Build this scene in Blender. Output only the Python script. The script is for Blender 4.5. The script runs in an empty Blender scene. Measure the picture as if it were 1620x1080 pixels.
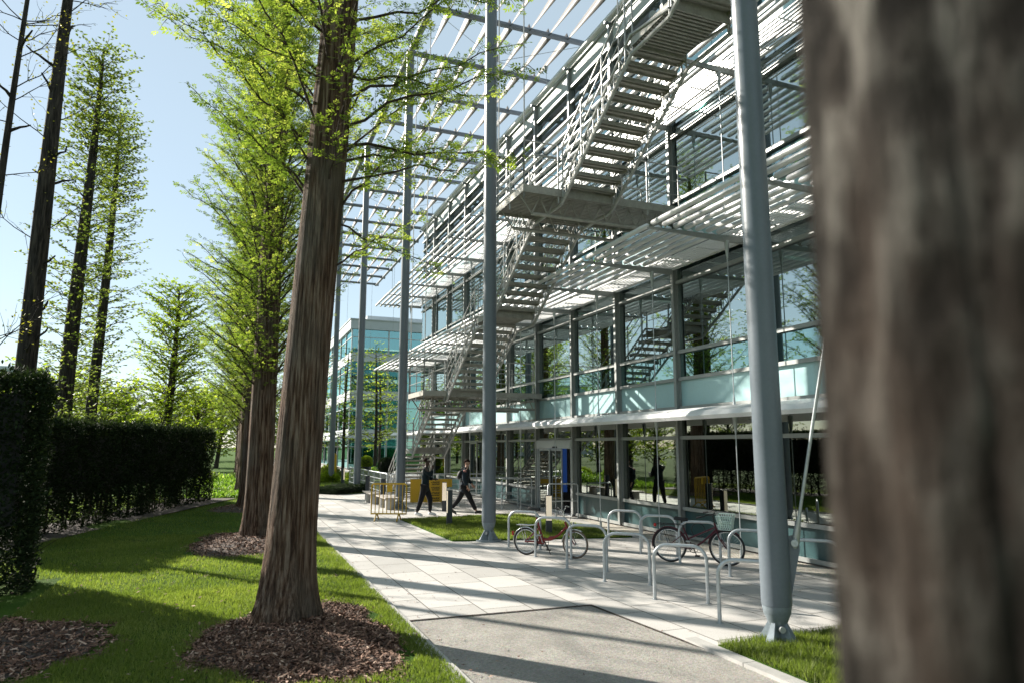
import bpy, math, random
import numpy as np
from mathutils import Vector, Matrix
PI = math.pi
R = math.radians
rng = np.random.default_rng(7)
random.seed(7)
SC = bpy.context.scene
COL = SC.collection

# ------------------------------------------------------------------ materials
MATS = {}
def new_mat(name):
    m = bpy.data.materials.new(name); m.use_nodes = True
    nt = m.node_tree; nt.nodes.clear()
    out = nt.nodes.new('ShaderNodeOutputMaterial')
    return m, nt, out
def N(nt, typ, **kw):
    n = nt.nodes.new(typ)
    for k, v in kw.items():
        if k in n.inputs.keys(): n.inputs[k].default_value = v
        else: setattr(n, k, v)
    return n
def L(nt, a, b): nt.links.new(a, b)
def rgba(c): return (c[0], c[1], c[2], 1)
def mixc(nt, fac, a, b, blend='MIX'):
    n = nt.nodes.new('ShaderNodeMix'); n.data_type = 'RGBA'; n.blend_type = blend
    for s, v in ((0, fac), (6, a), (7, b)):
        if isinstance(v, (tuple, list)): n.inputs[s].default_value = rgba(v)
        elif isinstance(v, (int, float)): n.inputs[s].default_value = v
        else: L(nt, v, n.inputs[s])
    return n.outputs[2]
def ramp(nt, fac, stops):
    n = nt.nodes.new('ShaderNodeValToRGB')
    el = n.color_ramp.elements
    while len(el) < len(stops): el.new(.5)
    for e, (p, c) in zip(el, stops):
        e.position = p; e.color = rgba(c) if isinstance(c, (tuple, list)) else (c, c, c, 1)
    L(nt, fac, n.inputs[0]); return n.outputs[0]
def coords(nt, kind='Object', scale=(1, 1, 1), rot=(0, 0, 0)):
    t = nt.nodes.new('ShaderNodeTexCoord'); m = nt.nodes.new('ShaderNodeMapping')
    m.inputs['Scale'].default_value = scale; m.inputs['Rotation'].default_value = rot
    if kind == 'World':
        g = nt.nodes.new('ShaderNodeNewGeometry'); L(nt, g.outputs['Position'], m.inputs[0])
    else: L(nt, t.outputs[kind], m.inputs[0])
    return m.outputs[0]
def noise(nt, vec, scale, detail=4, rough=.55):
    n = nt.nodes.new('ShaderNodeTexNoise'); n.inputs['Scale'].default_value = scale
    n.inputs['Detail'].default_value = detail; n.inputs['Roughness'].default_value = rough
    L(nt, vec, n.inputs['Vector']); return n.outputs[0]
def bump(nt, h, strength, dist=.02, normal=None):
    b = nt.nodes.new('ShaderNodeBump'); b.inputs['Strength'].default_value = strength
    b.inputs['Distance'].default_value = dist; L(nt, h, b.inputs['Height'])
    if normal is not None: L(nt, normal, b.inputs['Normal'])
    return b.outputs[0]
def pm(name, col, rough=.6, metal=0., var=.18, scale=3., bstr=0., bscale=60., spec=.5, fine=25., emit=None, es=1.):
    m, nt, out = new_mat(name)
    p = nt.nodes.new('ShaderNodeBsdfPrincipled'); L(nt, p.outputs[0], out.inputs[0])
    p.inputs['Roughness'].default_value = rough; p.inputs['Metallic'].default_value = metal
    p.inputs['Specular IOR Level'].default_value = spec
    v = coords(nt, 'World')
    a = noise(nt, v, scale); b = noise(nt, v, fine, 3)
    f = nt.nodes.new('ShaderNodeMath'); f.operation = 'MULTIPLY_ADD'; f.inputs[1].default_value = .6
    L(nt, a, f.inputs[0]); g = nt.nodes.new('ShaderNodeMath'); g.operation = 'MULTIPLY'; g.inputs[1].default_value = .4
    L(nt, b, g.inputs[0]); L(nt, g.outputs[0], f.inputs[2])
    lo = tuple(c * (1 - var) for c in col); hi = tuple(min(1, c * (1 + var)) for c in col)
    c = ramp(nt, f.outputs[0], [(.3, lo), (.7, hi)])
    L(nt, c, p.inputs['Base Color'])
    if bstr: L(nt, bump(nt, noise(nt, v, bscale), bstr, .01), p.inputs['Normal'])
    if emit:
        p.inputs['Emission Color'].default_value = rgba(emit); p.inputs['Emission Strength'].default_value = es
    MATS[name] = m; return m
def leaf_mat(name, c0, c1, c2=None, trans=.45, tcol=None, rough=.5):
    m, nt, out = new_mat(name)
    at = N(nt, 'ShaderNodeAttribute', attribute_name='rnd')
    stops = [(0., c0), (.7, c1)] + ([(1., c2)] if c2 else [])
    col = ramp(nt, at.outputs['Fac'], stops)
    d = nt.nodes.new('ShaderNodeBsdfPrincipled'); d.inputs['Roughness'].default_value = rough
    d.inputs['Specular IOR Level'].default_value = .3 if trans > .2 else .08
    L(nt, col, d.inputs['Base Color'])
    t = nt.nodes.new('ShaderNodeBsdfTranslucent')
    tc = mixc(nt, 1., col, tcol or (1.5, 1.6, .7), 'MULTIPLY')
    L(nt, tc, t.inputs['Color'])
    x = nt.nodes.new('ShaderNodeMixShader'); x.inputs[0].default_value = trans
    L(nt, d.outputs[0], x.inputs[1]); L(nt, t.outputs[0], x.inputs[2]); L(nt, x.outputs[0], out.inputs[0])
    MATS[name] = m; return m
def bark_mat(name, cols, s=(5, 5, .55), strength=.9):
    m, nt, out = new_mat(name)
    p = nt.nodes.new('ShaderNodeBsdfPrincipled'); L(nt, p.outputs[0], out.inputs[0])
    p.inputs['Roughness'].default_value = .95; p.inputs['Specular IOR Level'].default_value = .15
    v = coords(nt, 'Object', s); a = noise(nt, v, 3.2, 8, .62)
    v2 = coords(nt, 'Object', (1.2, 1.2, .5)); b = noise(nt, v2, 2.0, 4)
    v3 = coords(nt, 'Object', (s[0] * 3.5, s[1] * 3.5, s[2] * 1.6)); e = noise(nt, v3, 3., 5)
    c = ramp(nt, a, [(.40, cols[0]), (.5, cols[1]), (.61, cols[2])])
    c = mixc(nt, ramp(nt, b, [(.45, 0.), (.65, .75)]), c, cols[3])
    c = mixc(nt, ramp(nt, e, [(.35, .55), (.55, 0.)]), c, tuple(x * .35 for x in cols[0]))
    L(nt, c, p.inputs['Base Color'])
    n1 = bump(nt, a, strength, .06); L(nt, bump(nt, e, strength * .8, .025, n1), p.inputs['Normal'])
    MATS[name] = m; return m
def glass_mat(name, tint, refl, base=.3, power=1.0, wav=.0015):
    m, nt, out = new_mat(name)
    lw = N(nt, 'ShaderNodeFresnel', IOR=1.6)
    f = nt.nodes.new('ShaderNodeMapRange'); f.inputs[1].default_value = .04; f.inputs[2].default_value = .8
    f.inputs[3].default_value = base; f.inputs[4].default_value = .95; L(nt, lw.outputs[0], f.inputs[0])
    v = coords(nt, 'World'); nb = bump(nt, noise(nt, v, .9, 2), .25, wav)
    g = nt.nodes.new('ShaderNodeBsdfGlossy'); g.inputs['Roughness'].default_value = .012
    g.inputs['Color'].default_value = rgba(refl); L(nt, nb, g.inputs['Normal'])
    t = nt.nodes.new('ShaderNodeBsdfTransparent'); t.inputs['Color'].default_value = rgba(tint)
    x = nt.nodes.new('ShaderNodeMixShader'); L(nt, f.outputs[0], x.inputs[0])
    L(nt, t.outputs[0], x.inputs[1]); L(nt, g.outputs[0], x.inputs[2]); L(nt, x.outputs[0], out.inputs[0])
    MATS[name] = m; return m

M_steel = pm('grey_blue_paint', (.125, .15, .175), .35, .0, .1, 1.5, .06, 40)
M_shoe = pm('cast_steel_shoe', (.2, .24, .27), .5, .2, .22, 4)
M_galv = pm('galvanised_steel', (.47, .50, .52), .42, .55, .2, 9, .05, 60)
M_galvd = pm('dull_galvanised', (.36, .38, .375), .5, .35, .25, 6)
M_stair = pm('stair_galvanised', (.37, .375, .37), .45, .3, .22, 8, .05, 60)
M_tread = pm('stair_tread_metal', (.34, .33, .30), .55, .2, .25, 6)
M_frame = pm('window_frame_metal', (.31, .325, .32), .45, .35, .12, 2)
M_white = pm('white_metal', (.74, .75, .76), .4, .0, .08, 2)
M_blade = pm('sunshade_aluminium', (.66, .67, .68), .38, .25, .1, 2)
M_trellis = pm('trellis_beam_paint', (.17, .19, .22), .5, .1, .12, 2)
M_panel = pm('pale_infill_panel', (.50, .53, .52), .5, 0, .08, 1.2)
M_frost = pm('frosted_teal_panel', (.40, .60, .62), .28, 0, .07, .8, spec=.6)
M_meshp = pm('teal_base_panel', (.035, .075, .08), .3, 0, .2, 1.5, spec=.3)
M_conc = pm('interior_concrete', (.45, .44, .41), .8, 0, .1, .7)
M_inwall = pm('interior_wall', (.36, .34, .31), .9, 0, .25, .6)
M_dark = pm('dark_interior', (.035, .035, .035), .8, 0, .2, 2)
M_blind = pm('blind_slat', (.06, .055, .05), .6, 0, .15, 3)
M_black = pm('black_rubber', (.018, .018, .02), .7, 0, .25, 20)
M_char = pm('charcoal_paint', (.035, .042, .052), .45, .1, .12, 4)
M_cream = pm('cream_diffuser', (.80, .72, .58), .4, 0, .05, 5, emit=(1., .82, .6), es=.18)  # faint emission stands in for sunlight passing through the diffuser from behind
M_yel = pm('yellow_barrier_paint', (.60, .36, .015), .42, 0, .18, 6)
M_sign = pm('yellow_sign_sheet', (.72, .42, .02), .5, 0, .06, 2)
M_ink = pm('black_sign_ink', (.03, .022, .012), .6, 0, .1, 3)
M_wood = pm('grey_bench_timber', (.34, .31, .28), .75, 0, .3, 12, .3, 40)
M_post = pm('grey_stone_block', (.42, .41, .39), .8, 0, .15, 5, .2, 60)
M_red = pm('red_bike_paint', (.20, .018, .016), .35, .1, .25, 14)
M_plum = pm('plum_bike_paint', (.075, .009, .02), .32, .15, .25, 14)
M_chrome = pm('bike_chrome', (.62, .62, .62), .22, .9, .15, 10)
M_redl = pm('red_reflector', (.5, .02, .015), .25, 0, .1, 9)
M_bask = pm('white_basket_wire', (.62, .76, .70), .45, 0, .1, 9)
M_tan = pm('tan_sidewall', (.16, .12, .09), .7, 0, .15, 9)
M_skinl = pm('light_skin', (.52, .30, .22), .55, 0, .06, 12)
M_skind = pm('dark_skin', (.07, .038, .025), .5, 0, .1, 12)
M_hair = pm('dark_brown_hair', (.020, .011, .008), .9, 0, .3, 40, spec=.1)
M_jackt = pm('dark_teal_jacket', (.004, .015, .02), .95, 0, .3, 10)
M_navy = pm('navy_jacket', (.012, .022, .034), .9, 0, .3, 10)
M_pink = pm('pink_jacket_panel', (.45, .19, .16), .7, 0, .2, 10)
M_trous = pm('black_trousers', (.008, .008, .011), .95, 0, .3, 10)
M_wshoe = pm('white_shoe', (.75, .75, .77), .55, 0, .1, 20)
M_bshoe = pm('black_shoe', (.02, .018, .018), .5, 0, .2, 20)
M_stone = pm('pale_building_stone', (.48, .52, .54), .7, 0, .1, .8)
M_teal2 = glass_mat('teal_far_glass', (.10, .42, .43), (.55, .95, .95), .34)
M_glass = glass_mat('facade_glass', (.24, .33, .31), (.84, .97, .96), .42)
M_glassg = glass_mat('ground_floor_glass', (.24, .28, .25), (.80, .86, .80), .30)
M_glasst = glass_mat('teal_rail_glass', (.20, .40, .40), (.62, .92, .92), .36)
M_bluepanel = pm('glowing_blue_panel', (.02, .07, .25), .3, 0, .1, 2, emit=(.04, .13, .5), es=.08)  # plain blue panel; faint emission added because the interior is dim
M_lamp = pm('lamp_glass', (.7, .7, .68), .3, 0, .05, 5)
M_bark = bark_mat('redwood_bark', [(.05, .029, .02), (.15, .092, .062), (.28, .21, .16), (.15, .128, .105)], (9, 9, .45), 1.)
M_barkd = bark_mat('dark_bark', [(.02, .018, .016), (.05, .042, .037), (.085, .072, .06), (.05, .047, .045)])
M_barkg = bark_mat('mottled_grey_bark', [(.013, .011, .009), (.05, .044, .038), (.15, .14, .125), (.04, .027, .02)], (6.2, 6.2, 2.3), 1.)
M_twig = pm('twig_bark', (.05, .032, .024), .9, 0, .3, 10)
M_leaf = leaf_mat('redwood_leaf', (.085, .135, .028), (.205, .265, .058), (.38, .41, .14), .56)
M_leafc = leaf_mat('conifer_leaf', (.09, .125, .035), (.18, .225, .065), (.29, .33, .11), .5)
M_leafb = leaf_mat('bright_leaf', (.12, .18, .02), (.27, .34, .04), (.40, .45, .08), .55)
M_leafy = leaf_mat('yellow_bud_leaf', (.17, .17, .03), (.32, .31, .06), (.42, .40, .12), .4, (1.4, 1.4, .6))
M_leafd = leaf_mat('dark_evergreen_leaf', (.012, .022, .012), (.03, .05, .025), (.05, .08, .04), .15)
M_hedge = leaf_mat('yew_hedge_leaf', (.010, .018, .009), (.026, .042, .018), (.06, .085, .035), .12, rough=.75)
M_grass = leaf_mat('grass_blade', (.08, .115, .026), (.175, .215, .055), (.32, .335, .12), .5, (1.3, 1.5, .6), .55)
M_flow = leaf_mat('bed_leaf', (.07, .14, .02), (.20, .32, .06), (.42, .50, .22), .4)

def paving_mat():
    m, nt, out = new_mat('paving_slabs')
    p = nt.nodes.new('ShaderNodeBsdfPrincipled'); L(nt, p.outputs[0], out.inputs[0])
    v = coords(nt, 'World', (1, 1, 1), (0, 0, R(90)))
    b = nt.nodes.new('ShaderNodeTexBrick'); L(nt, v, b.inputs['Vector'])
    b.inputs['Scale'].default_value = 1.; b.inputs['Brick Width'].default_value = .93; b.inputs['Row Height'].default_value = .66
    b.inputs['Mortar Size'].default_value = .010; b.inputs['Mortar Smooth'].default_value = .25; b.offset = .37; b.squash = 1.
    b.inputs['Color1'].default_value = (.43, .418, .40, 1); b.inputs['Color2'].default_value = (.60, .58, .555, 1)
    b.inputs['Mortar'].default_value = (.13, .12, .105, 1)
    w = coords(nt, 'World')
    n1 = noise(nt, w, .7, 5); n2 = noise(nt, w, 60., 3, .7); n3 = noise(nt, w, 6., 4)
    c = mixc(nt, 1., b.outputs['Color'], ramp(nt, n1, [(.3, .86), (.7, 1.08)]), 'MULTIPLY')
    c = mixc(nt, 1., c, ramp(nt, n2, [(.3, .82), (.7, 1.12)]), 'MULTIPLY')
    c = mixc(nt, ramp(nt, n3, [(.6, 0.), (.75, .3)]), c, (.26, .24, .21))
    gv = nt.nodes.new('ShaderNodeTexVoronoi'); gv.inputs['Scale'].default_value = 2.6; L(nt, w, gv.inputs['Vector'])
    c = mixc(nt, ramp(nt, gv.outputs['Distance'], [(.035, .55), (.055, 0.)]), c, (.16, .15, .14))
    n5 = noise(nt, w, .35, 6, .7); c = mixc(nt, ramp(nt, n5, [(.52, 0.), (.7, .42)]), c, (.27, .25, .215))
    L(nt, c, p.inputs['Base Color']); p.inputs['Roughness'].default_value = .75
    mm = nt.nodes.new('ShaderNodeMath'); mm.operation = 'SUBTRACT'; L(nt, n2, mm.inputs[0]); L(nt, b.outputs['Fac'], mm.inputs[1])
    L(nt, bump(nt, mm.outputs[0], .35, .006), p.inputs['Normal'])
    return m
M_pave = paving_mat()
def gravel_mat(name, c0, c1, c2, sc=110.):
    m, nt, out = new_mat(name)
    p = nt.nodes.new('ShaderNodeBsdfPrincipled'); L(nt, p.outputs[0], out.inputs[0]); p.inputs['Roughness'].default_value = .9
    w = coords(nt, 'World')
    vo = nt.nodes.new('ShaderNodeTexVoronoi'); vo.inputs['Scale'].default_value = sc; L(nt, w, vo.inputs['Vector'])
    n1 = noise(nt, w, 1.3, 6, .65); n2 = noise(nt, w, 30., 4, .7)
    c = ramp(nt, n2, [(.25, c0), (.5, c1), (.75, c2)])
    c = mixc(nt, .3, c, vo.outputs['Color'], 'OVERLAY')
    c = mixc(nt, 1., c, ramp(nt, n1, [(.25, .75), (.75, 1.15)]), 'MULTIPLY')
    sp = nt.nodes.new('ShaderNodeTexVoronoi'); sp.inputs['Scale'].default_value = 5.; L(nt, w, sp.inputs['Vector'])
    c = mixc(nt, ramp(nt, sp.outputs['Distance'], [(.05, .7), (.08, 0.)]), c, tuple(q * .3 for q in c0))
    n4 = noise(nt, w, .5, 5, .7); c = mixc(nt, ramp(nt, n4, [(.5, 0.), (.68, .5)]), c, tuple(q * .75 for q in c0))
    hs = nt.nodes.new('ShaderNodeHueSaturation'); hs.inputs['Saturation'].default_value = .55; L(nt, c, hs.inputs['Color'])
    L(nt, hs.outputs[0], p.inputs['Base Color'])
    L(nt, bump(nt, vo.outputs['Distance'], .55, .012), p.inputs['Normal'])
    return m
M_gravel = gravel_mat('bound_gravel', (.20, .172, .14), (.33, .295, .245), (.44, .40, .34))
M_sandst = gravel_mat('sandy_strip', (.32, .27, .19), (.47, .41, .31), (.55, .49, .39), 70)
M_mulch = gravel_mat('bark_mulch', (.03, .017, .012), (.07, .04, .028), (.14, .09, .065), 26)
def chip_mat():
    m, nt, out = new_mat('wood_chip')
    p = nt.nodes.new('ShaderNodeBsdfPrincipled'); L(nt, p.outputs[0], out.inputs[0]); p.inputs['Roughness'].default_value = .85
    at = N(nt, 'ShaderNodeAttribute', attribute_name='rnd')
    L(nt, ramp(nt, at.outputs['Fac'], [(0, (.045, .023, .015)), (.5, (.15, .075, .048)), (.82, (.30, .175, .12)), (1, (.48, .35, .27))]), p.inputs['Base Color'])
    return m
M_chip = chip_mat()
def lawn_mat():
    m, nt, out = new_mat('lawn_soil')
    p = nt.nodes.new('ShaderNodeBsdfPrincipled'); L(nt, p.outputs[0], out.inputs[0]); p.inputs['Roughness'].default_value = .95
    p.inputs['Specular IOR Level'].default_value = .1
    w = coords(nt, 'World'); n1 = noise(nt, w, .8, 5); n2 = noise(nt, w, 45., 4, .7)
    c = ramp(nt, n1, [(.3, (.035, .085, .010)), (.7, (.075, .135, .018))])
    c = mixc(nt, 1., c, ramp(nt, n2, [(.25, .45), (.75, 1.5)]), 'MULTIPLY')
    n3 = noise(nt, w, 1.9, 6, .7); c = mixc(nt, ramp(nt, n3, [(.56, 0.), (.72, .8)]), c, (.10, .075, .045))
    L(nt, c, p.inputs['Base Color']); L(nt, bump(nt, n2, .9, .04), p.inputs['Normal'])
    return m
M_lawn = lawn_mat()
def fabric_mat():
    m, nt, out = new_mat('louvre_metal')
    p = nt.nodes.new('ShaderNodeBsdfPrincipled'); p.inputs['Base Color'].default_value = (.62, .57, .55, 1); p.inputs['Roughness'].default_value = .55
    w = coords(nt, 'World'); L(nt, ramp(nt, noise(nt, w, .8, 4), [(.3, (.19, .178, .172)), (.7, (.25, .235, .228))]), p.inputs['Base Color'])
    t = nt.nodes.new('ShaderNodeBsdfTranslucent'); t.inputs['Color'].default_value = (.34, .31, .295, 1)
    x = nt.nodes.new('ShaderNodeMixShader'); x.inputs[0].default_value = .18
    L(nt, p.outputs[0], x.inputs[1]); L(nt, t.outputs[0], x.inputs[2]); L(nt, x.outputs[0], out.inputs[0])
    return m
M_louv = fabric_mat()

# ------------------------------------------------------------------ mesh helpers
def tag(o, label=None, cat=None, group=None, kind=None):
    if label: o['label'] = label
    if cat: o['category'] = cat
    if group: o['group'] = group
    if kind: o['kind'] = kind
    return o
def empty(name, loc=(0, 0, 0), rz=0., label=None, cat=None, group=None):
    o = bpy.data.objects.new(name, None); COL.objects.link(o); o.location = loc; o.rotation_euler = (0, 0, rz)
    o.empty_display_size = .2
    return tag(o, label, cat, group)
class MB:
    def __init__(s): s.v = []; s.f = []; s.n = 0; s.mi = []; s.rnd = []; s.cur = 0
    def add(s, v, f, rnd=None):
        v = np.asarray(v, float).reshape(-1, 3); f = np.asarray(f, int)
        s.v.append(v); s.f.append(f + s.n); s.mi.append(np.full(len(f), s.cur)); s.n += len(v)
        s.rnd.append(np.zeros(len(f)) if rnd is None else np.asarray(rnd, float)); return s
    def box(s, c, d, rz=0., M=None):
        x, y, z = np.array(d, float) / 2
        v = np.array([[-x,-y,-z],[x,-y,-z],[x,y,-z],[-x,y,-z],[-x,-y,z],[x,-y,z],[x,y,z],[-x,y,z]])
        if M is not None: v = v @ np.asarray(M).T
        if rz:
            c_, s_ = math.cos(rz), math.sin(rz); v = v @ np.array([[c_, s_, 0], [-s_, c_, 0], [0, 0, 1]])
        return s.add(v + np.array(c, float), [[0,3,2,1],[4,5,6,7],[0,1,5,4],[1,2,6,5],[2,3,7,6],[3,0,4,7]])
    def b2(s, lo, hi):
        lo = np.array(lo, float); hi = np.array(hi, float); return s.box((lo + hi) / 2, np.abs(hi - lo))
    def tube(s, pts, r, n=8, cap=True, closed=False):
        P = np.asarray(pts, float); m = len(P)
        r = np.full(m, r, float) if np.isscalar(r) else np.asarray(r, float)
        if closed: T = np.roll(P, -1, 0) - np.roll(P, 1, 0)
        else: T = np.gradient(P, axis=0)
        T /= np.linalg.norm(T, axis=1)[:, None] + 1e-12
        u = np.array([0, 0, 1.]) if abs(T[0][2]) < .9 else np.array([1., 0, 0])
        U = np.zeros((m, 3))
        for i in range(m):
            u = u - T[i] * (u @ T[i]); u /= np.linalg.norm(u) + 1e-12; U[i] = u
        W = np.cross(T, U); a = np.arange(n) / n * 2 * PI
        V = (P[:, None] + r[:, None, None] * (np.cos(a)[None, :, None] * U[:, None] + np.sin(a)[None, :, None] * W[:, None])).reshape(-1, 3)
        k = np.arange(m if closed else m - 1)[:, None]; j = np.arange(n)[None]; j2 = (j + 1) % n; k2 = (k + 1) % m
        F = np.stack([k * n + j, k * n + j2, k2 * n + j2, k2 * n + j], -1).reshape(-1, 4)
        s.add(V, F)
        if cap and not closed:
            for base, i in ((0, 0), (m - 1, 1)):
                if n == 4: s.add(V[base * n:base * n + n], [[3, 2, 1, 0]] if i == 0 else [[0, 1, 2, 3]])
                else:
                    vv = np.vstack([V[base * n:base * n + n], P[base]]); ff = [[q, (q + 1) % n, n, n] for q in range(n)]
                    s.add(vv, [[x[1], x[0], n, n] if i == 0 else x for x in ff])
        return s
    def sphere(s, c, r, nu=12, nv=8):
        r = np.array([r, r, r]) if np.isscalar(r) else np.array(r)
        th = np.linspace(0, PI, nv + 1); ph = np.arange(nu) / nu * 2 * PI
        V = np.stack([np.outer(np.sin(th), np.cos(ph)), np.outer(np.sin(th), np.sin(ph)), np.outer(np.cos(th), np.ones(nu))], -1).reshape(-1, 3) * r + np.array(c)
        k = np.arange(nv)[:, None]; j = np.arange(nu)[None]; j2 = (j + 1) % nu
        return s.add(V, np.stack([k * nu + j, (k + 1) * nu + j, (k + 1) * nu + j2, k * nu + j2], -1).reshape(-1, 4))
    def prism(s, poly, axis, a, b):
        """extrude 2-D polygon along axis ('x','y','z') from a to b; quads fan triangulated caps"""
        p = np.asarray(poly, float); n = len(p)
        def mk(t):
            q = np.full((n, 3), t, float); ii = {'x': (1, 2), 'y': (0, 2), 'z': (0, 1)}[axis]; q[:, ii[0]] = p[:, 0]; q[:, ii[1]] = p[:, 1]; return q
        V = np.vstack([mk(a), mk(b)]); F = [[i, (i + 1) % n, n + (i + 1) % n, n + i] for i in range(n)]
        F += [[0, i + 1, i, i] for i in range(1, n - 1)] + [[n, n + i, n + i + 1, n + i + 1] for i in range(1, n - 1)]
        return s.add(V, F)
    def build(s, name, mats, parent=None, smooth=False, rnd=False):
        V = np.vstack(s.v); F = np.vstack(s.f); mi = np.concatenate(s.mi); rv = np.concatenate(s.rnd)
        me = bpy.data.meshes.new(name)
        tri = F[:, 2] == F[:, 3]; cnt = np.where(tri, 3, 4); start = np.concatenate([[0], np.cumsum(cnt)[:-1]])
        mask = np.ones(F.shape, bool); mask[tri, 3] = False
        me.vertices.add(len(V)); me.vertices.foreach_set('co', V.astype(np.float32).ravel())
        me.loops.add(int(cnt.sum())); me.loops.foreach_set('vertex_index', F[mask].astype(np.int32))
        me.polygons.add(len(F)); me.polygons.foreach_set('loop_start', start.astype(np.int32))
        me.polygons.foreach_set('loop_total', cnt.astype(np.int32))
        me.polygons.foreach_set('material_index', mi.astype(np.int32))
        me.polygons.foreach_set('use_smooth', np.full(len(F), bool(smooth)))
        if rnd:
            a = me.attributes.new('rnd', 'FLOAT', 'FACE'); a.data.foreach_set('value', rv.astype(np.float32))
        me.update(calc_edges=True); me.validate()
        for m in (mats if isinstance(mats, (list, tuple)) else [mats]): me.materials.append(m)
        o = bpy.data.objects.new(name, me); COL.objects.link(o)
        if parent is not None: o.parent = parent
        return o
def copy_tree(o, parent=None):
    c = o.copy(); COL.objects.link(c)
    if parent is not None: c.parent = parent
    for ch in list(o.children): copy_tree(ch, c)
    return c
def arc(c, r, a0, a1, n, ax=(1, 0, 0), ay=(0, 0, 1)):
    a = np.linspace(a0, a1, n)[:, None]
    return np.array(c) + r * (np.cos(a) * np.array(ax) + np.sin(a) * np.array(ay))
def ring(mb, c, r, rt, ax, ay, n=36, m=6):
    a = np.arange(n) / n * 2 * PI
    mb.tube(np.array(c) + r * (np.cos(a)[:, None] * np.array(ax) + np.sin(a)[:, None] * np.array(ay)), rt, m, closed=True)
def norm(v): return v / (np.linalg.norm(v, axis=-1, keepdims=True) + 1e-12)

# ------------------------------------------------------------------ camera, sky, sun
F_PX, PITCH, YAW, CAMZ = 1093., math.atan(165 / 1093.), R(21.93), 2.2
cd = bpy.data.cameras.new('camera'); cam = bpy.data.objects.new('camera', cd); COL.objects.link(cam)
cam.location = (0, 0, CAMZ); cam.rotation_euler = (PI / 2 + PITCH, 0, -YAW)
cd.sensor_width = 36; cd.lens = F_PX / 1620 * 36; cd.clip_start = .05; cd.clip_end = 3000
cd.dof.use_dof = True; cd.dof.focus_distance = 15.; cd.dof.aperture_fstop = 1.5
SC.camera = cam
SUN_EL = R(26.5); SUN_AZ = math.atan2(-.616, .788)
w = bpy.data.worlds.new('World'); SC.world = w; w.use_nodes = True
nt = w.node_tree; nt.nodes.clear()
sky = nt.nodes.new('ShaderNodeTexSky'); sky.sky_type = 'NISHITA'; sky.sun_disc = False
sky.sun_elevation = SUN_EL; sky.sun_rotation = SUN_AZ; sky.air_density = 1.0; sky.dust_density = .1; sky.ozone_density = 1.0; sky.altitude = 30
bg = nt.nodes.new('ShaderNodeBackground'); bg.inputs[1].default_value = .10
wo = nt.nodes.new('ShaderNodeOutputWorld'); # pale high haze over the whole dome, added to the clear sky
hz = nt.nodes.new('ShaderNodeVectorMath'); hz.operation = 'MULTIPLY_ADD'; hz.inputs[1].default_value = (.29, .29, .29); hz.inputs[2].default_value = (1.85, 2.2, 2.3)
L(nt, sky.outputs[0], hz.inputs[0]); L(nt, hz.outputs[0], bg.inputs[0]); L(nt, bg.outputs[0], wo.inputs[0])
sd = bpy.data.lights.new('sun', 'SUN'); so = bpy.data.objects.new('sun', sd); COL.objects.link(so)
sd.energy = 5.0; sd.angle = R(.55); sd.color = (1., .93, .82)
sv = Vector((math.sin(SUN_AZ) * math.cos(SUN_EL), math.cos(SUN_AZ) * math.cos(SUN_EL), math.sin(SUN_EL)))
so.rotation_euler = sv.to_track_quat('Z', 'Y').to_euler(); so.location = (-20, 30, 40)
SC.view_settings.view_transform = 'Standard'; SC.view_settings.look = 'None'; SC.view_settings.exposure = 1.25; SC.view_settings.gamma = 1
SC.cycles.use_denoising = True; SC.cycles.max_bounces = 8; SC.cycles.transparent_max_bounces = 16
SC.cycles.sample_clamp_indirect = 6; SC.cycles.caustics_reflective = False; SC.cycles.caustics_refractive = False

# ------------------------------------------------------------------ ground
def sheet(name, poly, z, m, thick=None):
    mb = MB()
    if thick: mb.prism(poly, 'z', z - thick, z)
    else:
        p = np.array(poly, float); mb.add(np.c_[p, np.full(len(p), z)], [[0, i, i + 1, i + 1] for i in range(1, len(p) - 1)])
    o = mb.build(name, m); tag(o, kind='structure'); return o
def grid_sheet(name, x0, x1, y0, y1, nx, ny, zf, m):
    X, Y = np.meshgrid(np.linspace(x0, x1, nx), np.linspace(y0, y1, ny)); Z = zf(X, Y)
    k = np.arange(ny - 1)[:, None]; j = np.arange(nx - 1)[None]
    F = np.stack([k * nx + j, k * nx + j + 1, (k + 1) * nx + j + 1, (k + 1) * nx + j], -1).reshape(-1, 4)
    mb = MB(); mb.add(np.stack([X, Y, Z], -1).reshape(-1, 3), F); o = mb.build(name, m, smooth=True); tag(o, kind='structure'); return o
sheet('ground', [(-900, -600), (900, -600), (900, 1200), (-900, 1200)], -.03, M_lawn)
KX = 2.12
sheet('pavement', [(2.2, 9.08), (4.8, 9.0), (14, 9.0), (14, 120), (2.2, 120)], 0., M_pave)
sheet('pavement', [(4.8, 9.0), (4.95, 6.62), (14, 6.62), (14, 9.0)], 0., M_pave)
sheet('pavement', [(5.1, -12), (14, -12), (14, 2.0), (5.1, 2.0)], 0., M_pave)
sheet('gravel_path', [(2.2, -12), (4.95, -12), (4.95, 6.6), (4.8, 9.0), (2.2, 9.08)], -.008, M_gravel)
sheet('sandy_strip', [(9.35, -3), (10.2, -3), (10.2, 19.9), (9.35, 16.5)], .006, M_sandst)
sheet('edge_gap', [(2.2, 9.045), (4.82, 8.965), (4.82, 9.0), (2.2, 9.085)], .004, M_mulch)
sheet('edge_gap', [(4.79, 9.0), (4.935, 6.6), (4.965, 6.6), (4.825, 9.0)], .0045, M_mulch)
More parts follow.
